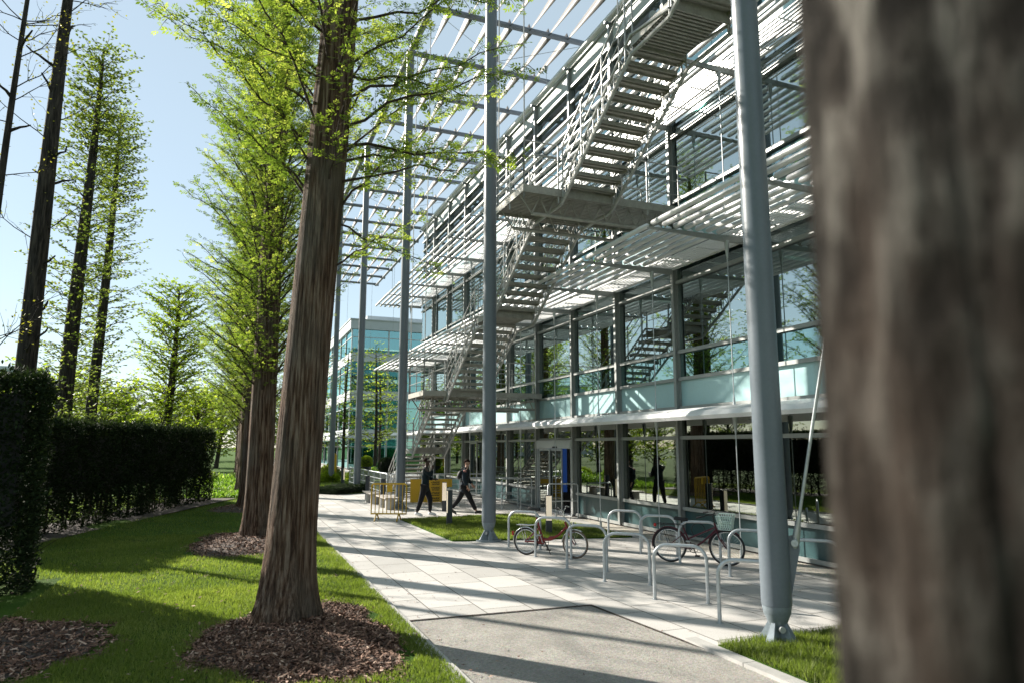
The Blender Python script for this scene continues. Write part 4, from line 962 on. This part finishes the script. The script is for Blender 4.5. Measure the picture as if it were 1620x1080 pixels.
# ------------------------------------------------------------------ bicycles
def wheel(par, x, rr, tyre_m, spoke_n=28, tw=.019):
    t = MB(); ring(t, (0, 0, 0), rr - tw, tw, (1, 0, 0), (0, 0, 1), 40, 8); W = t.build('wheel', tyre_m, par, smooth=True); W.location = (x, 0, rr)
    r_ = MB(); ring(r_, (0, 0, 0), rr - tw * 2.3, .011, (1, 0, 0), (0, 0, 1), 40, 6); r_.build('rim', M_chrome, W, smooth=True)
    s = MB(); s.tube([(0, -.05, 0), (0, -.03, 0), (0, .03, 0), (0, .05, 0)], [.012, .022, .022, .012], 8)
    for k in range(spoke_n):
        a = k / spoke_n * 2 * PI; b = a + (.35 if k % 2 else -.35); sgn = 1 if k % 4 < 2 else -1
        s.tube([(math.cos(b) * .02, sgn * .028, math.sin(b) * .02), (math.cos(a) * (rr - tw * 2.4), 0, math.sin(a) * (rr - tw * 2.4))], .0017, 3, cap=False)
    s.build('spokes', M_chrome, W); return W
def fender(par, x, rr, a0, a1, mat, name='mudguard'):
    mb = MB(); a = np.linspace(R(a0), R(a1), 18); V = []
    for k, q in enumerate(a):
        for yy, dr in ((-.028, -.012), (-.014, .002), (.014, .002), (.028, -.012)): V.append((x + (rr + .016 + dr) * math.cos(q), yy, rr + (rr + .016 + dr) * math.sin(q)))
    F = [[k * 4 + j, k * 4 + j + 1, k * 4 + j + 5, k * 4 + j + 4] for k in range(17) for j in range(3)]; mb.add(V, F)
    o = mb.build(name, mat, par, smooth=True); s = o.modifiers.new('thickness', 'SOLIDIFY'); s.thickness = .003; return o
def chainset(par, bb, rear):
    mb = MB(); ring(mb, (bb[0], .045, bb[2]), .085, .006, (1, 0, 0), (0, 0, 1), 24, 5); ring(mb, (rear[0], .045, rear[2]), .035, .006, (1, 0, 0), (0, 0, 1), 16, 5)
    for s in (1, -1): mb.tube([(bb[0], .045, bb[2] + s * .085), (rear[0], .045, rear[2] + s * .037)], .004, 4)
    for k in range(5): a = k * 2 * PI / 5; mb.tube([(bb[0], .045, bb[2]), (bb[0] + .085 * math.cos(a), .045, bb[2] + .085 * math.sin(a))], .007, 4)
    mb.build('chain', M_black, par)
    for s, a in ((1, -1.25), (-1, -1.25 + PI)):
        c = MB(); e = (bb[0] + .165 * math.cos(a), s * .075, bb[2] + .165 * math.sin(a)); c.tube([(bb[0], s * .03, bb[2]), (bb[0], s * .07, bb[2]), e], .009, 6)
        c.box((e[0], s * .12, e[2]), (.085, .07, .022)); c.build('pedal', M_black if s > 0 else M_galvd, par)
def saddle(par, x, z, rz=0):
    mb = MB(); P = np.array([(-.13, 0, .01), (-.10, 0, .015), (-.02, 0, .005), (.06, 0, 0), (.13, 0, 0)]) + np.array([x, 0, z]); wid = [.04, .085, .07, .03, .016]; th = np.arange(14) / 14 * 2 * PI
    V = np.vstack([np.c_[np.full(14, p[0]), w_ * np.cos(th), p[2] + .032 * np.sin(th)] for p, w_ in zip(P, wid)])
    F = [[k * 14 + j, k * 14 + (j + 1) % 14, (k + 1) * 14 + (j + 1) % 14, (k + 1) * 14 + j] for k in range(4) for j in range(14)]
    F += [[0, j + 1, j, j] for j in range(1, 13)] + [[56, 56 + j, 57 + j, 57 + j] for j in range(1, 13)]
    mb.add(V, F); return mb.build('saddle', M_black, par, smooth=True)
# folding red bicycle: local x forward
bk = empty('folding_bicycle', (5.735, 13.47, 0), math.atan2(12.65 - 13.47, 6.47 - 5.735), 'small wheeled red folding bicycle parked among the hoop stands by the lawn', 'bicycle')
wb = 1.08; rr = .275
wheel(bk, 0, rr, M_black); wheel(bk, wb, rr, M_tan)
fender(bk, 0, rr, 10, 195, M_chrome); fender(bk, wb, rr, 60, 175, M_chrome)
mb = MB(); bb = (.40, 0, .27); seat_b = (.37, 0, .33); head = (.90, 0, .62)
mb.tube([bb, (.31, 0, .52), (.235, 0, .76)], .022, 10); mb.tube([(.31, 0, .36), (.42, 0, .33), (.55, 0, .345), (.72, 0, .43), (.89, 0, .60)], [.022, .027, .03, .024, .022], 10); mb.tube([(.865, 0, .70), (.93, 0, .52)], .022, 10)
mb.tube([(.52, 0, .35), (.60, 0, .375)], .042, 10)
for s in (-1, 1):
    mb.tube([(.38, s * .03, .28), (0, s * .06, rr)], .010, 6); mb.tube([(.29, s * .02, .55), (0, s * .06, rr)], .009, 6); mb.tube([(.935, s * .03, .54), (.97, s * .05, .45), (wb, s * .055, rr)], .011, 6)
mb.box((.33, 0, .36), (.07, .05, .16)); mb.box((.30, .02, .25), (.2, .03, .035)); mb.build('frame', M_red, bk, smooth=True)
mb = MB(); mb.tube([(.24, 0, .74), (.20, 0, .90)], .013, 8); mb.tube([(.875, 0, .68), (.845, 0, .80), (.83, 0, .90)], [.014, .013, .016], 8)
mb.tube([(.86, -.27, .97), (.80, -.22, .99), (.83, -.08, .93), (.83, 0, .91), (.83, .08, .93), (.80, .22, .99), (.86, .27, .97)], .011, 8); mb.build('handlebar', M_chrome, bk, smooth=True)
mb = MB()
for s in (-1, 1): mb.tube([(.86, s * .27, .97), (.74, s * .25, .985)], .016, 8)
mb.build('grip', M_black, bk)
saddle(bk, .19, .925); chainset(bk, bb, (0, 0, rr))
mb = MB()
for s in (-1, 1): mb.tube([(-.19, s * .055, .60), (.10, s * .055, .60), (.27, s * .02, .62)], .007, 5); mb.tube([(-.10, s * .055, .60), (0, s * .06, rr)], .006, 5)
for k in range(5): mb.tube([(-.19 + k * .07, -.055, .60), (-.19 + k * .07, .055, .60)], .005, 5)
mb.build('luggage_rack', M_chrome, bk)
mb = MB(); mb.box((-.30, 0, .42), (.03, .05, .08)); mb.build('rear_light', M_redl, bk)
mb = MB(); mb.tube([(1.0, 0, .66), (1.05, 0, .66)], [.03, .045], 10); mb.tube([(.96, 0, .58), (1.0, 0, .66)], .008, 5); mb.build('headlight', M_chrome, bk)
mb = MB(); mb.tube([(.86, .1, .93), (.95, .12, .80), (.93, .04, .66), (.7, .03, .42), (.45, .03, .30)], .0045, 5); mb.tube([(.45, .03, .23), (.50, .10, .03)], .009, 5); mb.build('cable', M_black, bk)
# plum ladies' bicycle with a wire basket
b2_ = empty('city_bicycle', (7.97, 11.63, 0), math.atan2(10.80 - 11.62, 8.68 - 7.97), 'plum step through bicycle with a white wire basket leaning on a stand', 'bicycle')
b2_.rotation_euler = (R(4), 0, math.atan2(10.80 - 11.62, 8.68 - 7.97))
rr = .33; wb = 1.07
wheel(b2_, 0, rr, M_black, 32); W = wheel(b2_, wb, rr, M_black, 32)
fender(b2_, 0, rr, 5, 190, M_plum); fender(b2_, wb, rr, 45, 170, M_plum)
bb = (.44, 0, .28); mb = MB()
mb.tube([bb, (.335, 0, .52), (.28, 0, .66)], .016, 10); mb.tube([(.88, 0, .70), (.36, 0, .46)], .016, 10); mb.tube([(.89, 0, .66), (.66, 0, .44), bb], .018, 10); mb.tube([(.865, 0, .78), (.905, 0, .62)], .019, 10)
for s in (-1, 1):
    mb.tube([(.44, s * .03, .28), (0, s * .06, rr)], .010, 6); mb.tube([(.32, s * .02, .58), (0, s * .06, rr)], .009, 6); mb.tube([(.905, s * .035, .63), (.955, s * .05, .50), (wb, s * .055, rr)], .012, 6)
mb.build('frame', M_plum, b2_, smooth=True)
mb = MB(); mb.tube([(.285, 0, .65), (.245, 0, .79)], .013, 8); mb.build('seat_post', M_black, b2_); saddle(b2_, .24, .82)
mb = MB(); mb.tube([(.865, 0, .78), (.845, 0, .90), (.87, 0, .95)], .013, 8); mb.tube([(.70, -.30, .93), (.80, -.24, .96), (.87, -.08, .95), (.87, .08, .95), (.80, .24, .96), (.70, .30, .93)], .011, 8); mb.build('handlebar', M_black, b2_, smooth=True)
mb = MB()
for s in (-1, 1): mb.tube([(.70, s * .30, .93), (.60, s * .31, .91)], .017, 8); mb.tube([(.80, s * .22, .95), (.88, s * .26, .96)], .006, 5)
mb.build('grip', M_black, b2_)
chainset(b2_, bb, (0, 0, rr))
mb = MB(); x0, x1, z0, z1 = .95, 1.20, .68, .93
for z, g_ in ((z0, .72), (z0 + .08, .82), (z0 + .16, .91), (z1, 1.)):
    w_ = .17 * g_; xa, xb = 1.075 - .15 * g_, 1.075 + .15 * g_; mb.tube([(xa, -w_, z), (xb, -w_, z), (xb, w_, z), (xa, w_, z)], .0055 if z < z1 else .008, 5, closed=True)
def bp(u, g_):
    w_ = .17 * g_; xa, xb = 1.075 - .15 * g_, 1.075 + .15 * g_; c = [(xa, -w_), (xb, -w_), (xb, w_), (xa, w_), (xa, -w_)]; k = min(3, int(u * 4)); f = u * 4 - k; return (c[k][0] + (c[k + 1][0] - c[k][0]) * f, c[k][1] + (c[k + 1][1] - c[k][1]) * f)
for k in range(28):
    for dk in (-.035, .035):
        a = bp(k / 28, .72); b = bp((k / 28 + dk) % 1, 1.); mb.tube([(a[0], a[1], z0), (b[0], b[1], z1)], .004, 4)
for k in range(6): xx = .97 + k * .042; mb.tube([(xx, -.12, z0), (xx, .12, z0)], .004, 4)
mb.build('basket', M_bask, b2_)
mb = MB()
for s in (-1, 1): mb.tube([(-.22, s * .06, .72), (.26, s * .05, .72)], .007, 5); mb.tube([(-.12, s * .06, .72), (0, s * .065, rr)], .006, 5)
for k in range(5): mb.tube([(-.20 + k * .09, -.06, .72), (-.20 + k * .09, .06, .72)], .005, 5)
mb.build('luggage_rack', M_black, b2_)
mb = MB(); mb.sphere((-.27, 0, .69), (.03, .04, .035)); mb.build('rear_light', M_redl, b2_)
mb = MB(); mb.tube([(.87, .05, .95), (.93, .06, .85), (.86, .05, .70), (.6, .03, .48)], .004, 5); mb.tube(list(arc((.55, .05, .62), .13, 0, 1.7 * PI, 14)), .008, 6); mb.build('cable_lock', M_black, b2_)

# ------------------------------------------------------------------ lights, posts, barrier, sign, benches
BG = 'bollard lights'
def bollard(x, yy, rz, label, h=.98, src=None):
    if src: t = copy_tree(src); t.location = (x, yy, 0); t.rotation_euler = (0, 0, rz); t['label'] = label; return t
    t = empty('bollard_light', (x, yy, 0), rz, label, 'bollard', BG)
    mb = MB(); mb.b2((-.075, -.055, 0), (.075, .075, h)); mb.b2((-.075, -.075, 0), (.075, -.0551, .36)); mb.b2((-.075, -.078, h - .015), (.075, -.0551, h)); mb.build('post', M_char, t)
    mb = MB(); mb.b2((-.07, -.074, .361), (.07, -.0552, h - .016)); mb.build('diffuser', M_cream, t); return t
b0 = bollard(5.78, 19.05, R(-100), 'dark bollard on the small lawn, its pale light panel seen edge on')
bollard(6.9, 23.36, R(-18), 'bollard with a tall cream light panel in front of the yellow sign', src=b0)
bollard(7.52, 16.2, R(-20), 'bollard with a cream light panel on the small lawn behind the red bicycle', src=b0)
bollard(5.92, 40.0, R(60), 'dark bollard on the far verge before the low hedge', src=b0)
bollard(5.39, 29.5, R(150), 'dark bollard beside the far bench', src=b0)
bollard(5.45, 26.6, R(150), 'dark bollard between the two benches', src=b0)
t = empty('yellow_post', (6.47, 47.7, 0), 0, 'tall yellow post next to the fifth column', 'post'); mb = MB(); mb.b2((-.12, -.12, 0), (.12, .12, 1.62)); mb.prism([(-.12, 1.62), (.12, 1.62), (.0, 1.74)], 'y', -.12, .12); mb.build('post', M_yel, t); mb = MB(); mb.b2((-.16, -.16, 0), (.16, .16, .05)); mb.build('base', M_char, t)
# crowd barrier
a = np.array([4.02, 21.3]); b = np.array([4.98, 20.85]); dd = b - a; Lb = np.linalg.norm(dd)
t = empty('crowd_barrier', (a[0], a[1], 0), math.atan2(dd[1], dd[0]), 'yellow tubular crowd barrier standing at the edge of the path', 'barrier')
mb = MB(); z0, z1 = .2, 1.08
mb.tube([(0, 0, z0), (0, 0, z1 - .08)] + [tuple(p) for p in arc((.08, 0, z1 - .08), .08, PI, PI / 2, 5)] + [tuple(p) for p in arc((Lb - .08, 0, z1 - .08), .08, PI / 2, 0, 5)] + [(Lb, 0, z1 - .08), (Lb, 0, z0)], .027, 8, closed=True)
mb.build('frame', M_yel, t, smooth=True)
mb = MB()
for k in range(1, 9): mb.tube([(Lb * k / 9, 0, z0), (Lb * k / 9, 0, z1)], .013, 6)
mb.build('bars', M_yel, t)
for x in (.17, Lb - .22):
    mb = MB(); mb.tube([(x, -.28, .01), (x, -.04, .2), (x, .04, .2), (x, .28, .01)], .022, 6); mb.build('foot', M_yel, t)
mb = MB(); mb.b2((Lb * .44, -.022, .84), (Lb * .60, -.012, 1.05)); mb.build('plate', M_yel, t)
# yellow wayfinding board
def text_mesh(body, size, parent, mat, loc, rot):
    cu = bpy.data.curves.new('lettering', 'FONT'); cu.body = body; cu.size = size; cu.extrude = .002; cu.align_x = 'LEFT'; cu.offset = size * .018
    o = bpy.data.objects.new('lettering', cu); COL.objects.link(o)
    bpy.context.view_layer.update(); me = bpy.data.meshes.new_from_object(o.evaluated_get(bpy.context.evaluated_depsgraph_get()))
    n = bpy.data.objects.new('lettering', me); COL.objects.link(n); bpy.data.objects.remove(o); me.materials.clear(); me.materials.append(mat); n.parent = parent; n.location = loc; n.rotation_euler = rot; return n
t = empty('sign_board', (6.62, 27.1, 0), R(-9), 'long yellow board with black lettering behind the two walkers', 'sign')
mb = MB(); mb.b2((0, 0, .03), (1.32, .04, .92)); mb.b2((1.321, 0, .60), (1.64, .04, .92)); mb.build('board', M_sign, t)
mb = MB()
for x in (.1, 1.2): mb.b2((x, .041, 0), (x + .05, .08, .85)); mb.b2((x, .08, 0), (x + .05, .4, .03))
mb.build('stand', M_galvd, t)
for k in range(4):
    z = .80 - k * .205
    text_mesh('PARK', .125, t, M_ink, (.86, -.003, z - .06), (PI / 2, 0, 0))
    mb = MB(); mb.prism([(.80, z - .01), (.835, z + .018), (.835, z - .038)], 'y', -.004, -.001)
    for q, l in ((.84, .10), (.95, .06), (1.02, .12)): mb.b2((q, -.003, z - .115), (q + l, -.001, z - .085))
    mb.build('lettering', M_ink, t)
# benches
BEN = 'slatted benches beside the path'
bn = empty('bench', (5.3, 24.3, 0), R(0), 'slatted timber bench behind the yellow barrier', 'bench', BEN)
mb = MB()
for k in range(5): mb.b2((-.24 + k * .10, 0, .385), (-.155 + k * .10, 1.75, .43))
mb.build('seat', M_wood, bn)
for yy in (.35, 1.4):
    mb = MB(); mb.tube([(0, yy, 0), (0, yy, .384)], .17, 18); mb.build('leg', M_post, bn, smooth=True)
c = copy_tree(bn); c.location = (5.26, 26.85, 0); c['label'] = 'slatted timber bench farther along, beside the dark bollards'
# entrance guard rails
def guard(x0, y0, x1, y1, label, z0=0, h=1.05, n=2, name='guard_rail', group=None, fill=0):
    t = empty(name, (x0, y0, z0), math.atan2(y1 - y0, x1 - x0), label, 'railing', group); ln = math.hypot(x1 - x0, y1 - y0)
    mb = MB(); mb.tube([(0, 0, 0), (0, 0, h - .05), (.05, 0, h), (ln - .05, 0, h), (ln, 0, h - .05), (ln, 0, 0)], .021, 8); mb.build('hoop', M_galv, t, smooth=True)
    mb = MB()
    for k in range(1, n + 1): mb.tube([(0, 0, h * k / (n + 1)), (ln, 0, h * k / (n + 1))], .014, 6)
    q = max(1, int(ln / 1.3))
    for k in range(1, q): mb.tube([(ln * k / q, 0, 0), (ln * k / q, 0, h)], .018, 6)
    for k in range(1, fill): mb.tube([(ln * k / fill, 0, .1), (ln * k / fill, 0, h)], .007, 4)
    mb.build('rails', M_galv, t); return t
guard(9.0, 23.3, 10.1, 23.2, 'steel guard rail left of the entrance door', n=1, group='guard rails at the entrance'); guard(9.15, 19.75, 10.1, 19.6, 'steel guard rail in front of the entrance door', n=1, group='guard rails at the entrance')
guard(7.9, 24.8, 9.9, 24.0, 'railing beside the yellow sign below the staircase', n=3, group='guard rails below the staircase')
guard(6.2, 29.5, 6.2, 39.5, 'long railing along the ramp beside the benches', n=3, fill=60, group='guard rails below the staircase')
guard(6.3, 29.3, 9.9, 27.9, 'railing across the foot of the staircase', n=4, group='guard rails below the staircase')
# planters with clipped balls
def planter(x, yy, label, rball, h=.75, two=False):
    t = empty('ball_planter', (x, yy, 0), 0, label, 'planter', 'clipped balls in planters'); mb = MB(); mb.tube([(0, 0, 0), (0, 0, .02), (0, 0, h), (0, 0, h + .03)], [.16, .19, .34, .35], 20); mb.build('pot', M_post if not two else M_char, t, smooth=True)
    mb = MB(); n = 2600; v = norm(rng.normal(size=(n, 3))); sprays(mb, v * rball * rng.uniform(.85, 1.02, n)[:, None] + np.array([0, 0, h + rball * .8]), v, .06, .02, 2, .5); mb.build('foliage', M_leafd if not two else M_leafb, t, rnd=True)
    mb = MB(); mb.sphere((0, 0, h + rball * .8), rball * .82); mb.build('dark_filler', M_dark, t)
planter(7.6, 36.5, 'dark clipped ball in a tall pale pot behind the benches', .42, .85); planter(8.0, 44.5, 'bright clipped ball in a dark pot nearer the far building', .38, .9, True)
# path lamp among the trees
t = empty('park_lamp', polar(-4.0, 58), 0, 'thin grey lamp post above the hedge beside the rounded tree', 'lamp post'); mb = MB(); mb.tube([(0, 0, 0), (0, 0, 4.2)], [.07, .05], 10); mb.build('pole', M_galvd, t); mb = MB(); mb.tube([(0, 0, 4.2), (0, 0, 4.3), (0, 0, 4.55), (0, 0, 4.6)], [.1, .2, .3, .12], 14); mb.build('lamp_head', M_galvd, t, smooth=True)
# pale block glimpsed at the far left
t = empty('distant_block', polar(-15.5, 150), R(10), 'pale grey block glimpsed between the bare branches at the far left', 'building'); mb = MB(); mb.b2((-14, -6, 0), (9, 6, 15)); mb.b2((-14.3, -6.3, 15.01), (9.3, 6.3, 15.5)); mb.build('wall', M_stone, t)
for z in (3, 7, 11):
    for k in range(7): mb = MB(); mb.b2((-13 + k * 3.1, -6.05, z), (-11 + k * 3.1, -6.0, z + 2)); mb.build('window', M_meshp, t)

# ------------------------------------------------------------------ people
def skin(name, J, bones, mat, parent, sub=2):
    """one continuous skinned surface from joints {k:(x,y,z,r)} and bones"""
    ks = list(J); me = bpy.data.meshes.new(name); me.from_pydata([J[k][:3] for k in ks], [(ks.index(a), ks.index(b)) for a, b in bones], [])
    o = bpy.data.objects.new(name, me); COL.objects.link(o)
    md = o.modifiers.new('skin', 'SKIN'); md.use_smooth_shade = True; md.branch_smoothing = .3
    for i, k in enumerate(ks):
        s = me.skin_vertices[0].data[i]; r_ = J[k][3]; s.radius = (r_, r_) if np.isscalar(r_) else r_; s.use_root = (i == 0)
    o.modifiers.new('sub', 'SUBSURF').levels = sub; o.modifiers['sub'].render_levels = sub
    bpy.context.view_layer.update(); m2 = bpy.data.meshes.new_from_object(o.evaluated_get(bpy.context.evaluated_depsgraph_get()))
    m2.materials.clear(); m2.materials.append(mat); bpy.data.objects.remove(o)
    for p in m2.polygons: p.use_smooth = True
    o = bpy.data.objects.new(name, m2); COL.objects.link(o); o.parent = parent; return o
def chain(*k): return list(zip(k[:-1], k[1:]))
def fingers(J, B, wrist, dirv, side, up, pre, curl=.5):
    """palm, four bent fingers and a thumb, rooted at the wrist joint"""
    d = np.array(dirv, float) / np.linalg.norm(dirv); s = np.array(side, float); u = np.array(up, float); w0 = np.array(J[wrist][:3])
    J[pre + 'palm'] = (*(w0 + d * .05), (.040, .022)); B.append((wrist, pre + 'palm'))
    for i, (off, ln) in enumerate(((-.03, .062), (-.01, .072), (.01, .068), (.028, .052))):
        p = w0 + d * .095 + s * off; q = p + d * ln * .6 * (1 - curl * .3) - u * ln * .5 * curl; e = q + d * ln * .4 * (1 - curl) - u * ln * .5 * curl
        J[pre + f'k{i}'] = (*p, .0105); J[pre + f'm{i}'] = (*q, .0095); J[pre + f't{i}'] = (*e, .008)
        B.extend([(pre + 'palm', pre + f'k{i}'), (pre + f'k{i}', pre + f'm{i}'), (pre + f'm{i}', pre + f't{i}')])
    p = w0 + d * .04 - s * .042; q = p + d * .035 - s * .025 - u * .01; J[pre + 'th0'] = (*p, .012); J[pre + 'th1'] = (*q, .010); B.extend([(pre + 'palm', pre + 'th0'), (pre + 'th0', pre + 'th1')])
def person(loc, rz, label, P, mats, hair_fn):
    t = empty('person', loc, rz, label, 'person')
    skin_m, jac_m, tro_m, shoe_m = mats; p = P
    J = {'pel': (*p['pel'], (.135, .10)), 'wai': (*p['wai'], (.125, .09)), 'che': (*p['che'], (.15, .10)), 'shb': (*p['shb'], (.09, .075)), 'nek': (*p['nek'], .052), 'jaw': (*p['jaw'], (.062, .068)), 'hed': (*p['hed'], (.092, .108)), 'crn': (*p['crn'], (.076, .088))}
    B = chain('pel', 'wai', 'che', 'shb', 'nek', 'jaw', 'hed', 'crn')
    J['nose'] = (*p['nose'], .012); B.append(('hed', 'nose')); J['chin'] = (*p['chin'], .028); B.append(('jaw', 'chin'))
    hd = np.array(p['hed']); f = norm(np.array(p['nose']) - hd); sd = norm(np.cross(f, [0, 0, 1.]))
    for k, s in (('earl', 1), ('earr', -1)): e = hd + sd * s * .078 - np.array([0, 0, .012]); J[k] = (*e, .014); B.append(('hed', k))
    for s in 'lr':
        J['sh' + s] = (*p['sh' + s], .06); J['el' + s] = (*p['el' + s], .042); J['wr' + s] = (*p['wr' + s], .028); B += [('shb', 'sh' + s), ('sh' + s, 'el' + s), ('el' + s, 'wr' + s)]
        J['hi' + s] = (*p['hi' + s], .085); J['kn' + s] = (*p['kn' + s], .06); J['an' + s] = (*p['an' + s], .04); J['to' + s] = (*p['to' + s], (.035, .025)); B += [('pel', 'hi' + s), ('hi' + s, 'kn' + s), ('kn' + s, 'an' + s), ('an' + s, 'to' + s)]
        dv = np.array(p['wr' + s]) - np.array(p['el' + s]); dv = norm(dv) if 'hd' + s not in p else norm(np.array(p['hd' + s])); sv_ = norm(np.cross(dv, [.2, 1, .3])); fingers(J, B, 'wr' + s, dv, sv_, np.cross(sv_, dv), 'h' + s, .55)
    skin('body', J, B, skin_m, t)
    g = lambda k, d: (*J[k][:3], d)
    def gg(d): return tuple(x * 1.16 for x in d) if isinstance(d, tuple) else d * 1.2
    g0 = g; g = lambda k, d: g0(k, gg(d))
    JJ = {'wai': g('wai', (.155, .118)), 'hem': (*(np.array(p['pel']) + [0, 0, -.13]), (.168, .138)), 'hm2': (*(np.array(p['pel']) + [0, 0, -.21]), (.165, .135)), 'che': g('che', (.182, .128)), 'shb': (*(np.array(p['shb']) + [0, 0, -.01]), (.115, .095)), 'col': (*(np.array(p['nek']) + [0, 0, -.03]), .070)}
    BB = chain('wai', 'che', 'shb', 'col') + [('wai', 'hem'), ('hem', 'hm2')]
    for s in 'lr':
        m = (np.array(p['el' + s]) * .12 + np.array(p['wr' + s]) * .88)
        JJ['sh' + s] = g('sh' + s, .082); JJ['el' + s] = g('el' + s, .062); JJ['cu' + s] = (*m, .047); BB += [('shb', 'sh' + s)] + chain('sh' + s, 'el' + s, 'cu' + s)
    skin('jacket', JJ, BB, jac_m, t)
    JT = {'pel': (*(np.array(p['pel']) + [0, 0, .03]), (.13, .10))}; BT = []
    for s in 'lr': JT['hi' + s] = g('hi' + s, .104); JT['kn' + s] = g('kn' + s, .077); JT['an' + s] = (*(np.array(p['an' + s]) + (np.array(p['kn' + s]) - np.array(p['an' + s])) * .08), .062); BT += chain('pel', 'hi' + s, 'kn' + s, 'an' + s)
    skin('trousers', JT, BT, tro_m, t)
    for s in 'lr':
        an, to = np.array(p['an' + s]), np.array(p['to' + s]); dv = norm(to - an); hl = an + np.array([-dv[0] * .07, -dv[1] * .07, 0]); hl[2] = an[2] - .045 - .06 * max(0, -dv[2] - .2) if False else an[2] - .045
        skin('shoe', {'b': (*(an * .5 + to * .5 + [0, 0, -.008]), (.062, .05)), 'a': (*(an + [0, 0, -.02]), .066), 'h': (*hl, .048), 't': (*to, (.060, .038)), 'e': (*(to + dv * .07), (.046, .028))}, [('b', 'a'), ('a', 'h'), ('b', 't'), ('t', 'e')], shoe_m, t)
    hair_fn(t, p, f, sd); return t
def short_hair(scale, thick, back):
    def fn(t, p, f, sd):
        hd = np.array(p['hed']); c = hd + np.array([0, 0, .035]) - f * .018; nu, nv = 18, 9; mb = MB()
        th = np.linspace(0, PI * .64, nv); ph = np.arange(nu) / nu * 2 * PI; V = []
        for a in th:
            for b in ph:
                d = f * math.sin(a) * math.cos(b) * .103 + sd * math.sin(a) * math.sin(b) * .090 + np.array([0, 0, math.cos(a) * .088]); lim = max(0, math.cos(b)) * max(0, a - 1.0) * .12
                V.append(c + d * scale * (1 + rng.normal(0, thick)) - f * lim + np.array([0, 0, lim * .8 - back * max(0, -math.cos(b)) * (a / 1.8) ** 2]))
        F = [[k * nu + j, (k + 1) * nu + j, (k + 1) * nu + (j + 1) % nu, k * nu + (j + 1) % nu] for k in range(nv - 1) for j in range(nu)]; mb.add(V, F); mb.build('hair', M_hair, t, smooth=True)
        e = MB()
        for s in (-1, 1): e.sphere(hd + f * .082 + sd * s * .032 + np.array([0, 0, .006]), (.012, .012, .008), 8, 6)
        e.build('eyes', M_black, t)
        m = MB(); m.sphere(hd + f * .086 + np.array([0, 0, -.062]), (.018, .018, .007), 8, 6); m.build('mouth', M_pink, t)
    return fn
VR = -YAW
# man 1: seen from behind his right shoulder, walking to the right, hand raised to his face
p1 = dict(pel=(0, 0, .96), wai=(.01, 0, 1.12), che=(.02, 0, 1.34), shb=(.03, 0, 1.50), nek=(.045, 0, 1.57), jaw=(.06, 0, 1.645), hed=(.06, 0, 1.70), crn=(.045, 0, 1.765), nose=(.165, .015, 1.685), chin=(.125, .01, 1.622),
          shl=(.01, .19, 1.46), ell=(.06, .25, 1.18), wrl=(.27, .16, 1.14), hdl=(1, -.2, .15), shr=(.04, -.19, 1.46), elr=(.22, -.24, 1.26), wrr=(.25, -.12, 1.46), hdr=(.05, .5, 1.),
          hil=(0, .09, .93), knl=(.16, .10, .52), anl=(.17, .10, .09), tol=(.31, .12, .045), hir=(.0, -.09, .93), knr=(-.10, -.09, .52), anr=(-.24, -.09, .10), tor=(-.10, -.10, .045))
person((5.86, 22.05, 0), VR, 'person in a dark teal jacket and white shoes raising a hand to the face', p1, (M_skind, M_jackt, M_trous, M_wshoe), short_hair(1.10, .012, .0))
p2 = dict(pel=(0, 0, .91), wai=(.01, 0, 1.07), che=(.05, 0, 1.30), shb=(.07, 0, 1.45), nek=(.085, 0, 1.52), jaw=(.10, -.01, 1.585), hed=(.105, -.012, 1.64), crn=(.095, 0, 1.70), nose=(.155, -.102, 1.63), chin=(.135, -.06, 1.565),
          shl=(.09, .18, 1.41), ell=(.10, .24, 1.13), wrl=(.26, .20, .95), shr=(.05, -.19, 1.41), elr=(.02, -.24, 1.12), wrr=(.13, -.20, .90),
          hil=(0, .09, .88), knl=(-.15, .09, .50), anl=(-.42, .09, .17), tol=(-.29, .10, .05), hir=(.02, -.09, .88), knr=(.22, -.09, .50), anr=(.42, -.09, .11), tor=(.555, -.10, .10))
t2 = person((7.16, 22.0, 0), VR, 'person in a navy jacket with pink panel striding right with head turned', p2, (M_skinl, M_navy, M_trous, M_bshoe), short_hair(1.13, .03, .02))
skin('jacket_panel', {'a': (.045, -.20, 1.44, .088), 'b': (.035, -.222, 1.33, .078)}, [('a', 'b')], M_pink, t2)
bp_ = empty('backpack', (7.16, 22.0, 0), VR, 'black backpack worn by the striding person', 'backpack')
skin('bag', {'a': (-.17, 0, 1.12, (.14, .085)), 'b': (-.15, 0, 1.28, (.15, .095)), 'c': (-.09, 0, 1.42, (.11, .06))}, [('a', 'b'), ('b', 'c')], M_black, bp_)
for s in (-1, 1): mb = MB(); mb.tube([(-.10, s * .10, 1.46), (.02, s * .12, 1.535), (.16, s * .12, 1.42), (.16, s * .14, 1.25), (.0, s * .17, 1.10), (-.12, s * .12, 1.05)], .018, 6); mb.build('strap', M_black, bp_)
cup = empty('takeaway_cup', (5.86, 22.05, 0), VR, 'small clear cup in the hand of the person in the teal jacket', 'cup'); mb = MB(); mb.tube([(.40, .13, 1.15), (.40, .13, 1.28)], [.03, .042], 12); mb.build('cup', M_lamp, cup, smooth=True)
cx = sum(1 for o in bpy.data.objects); print('objects', cx)
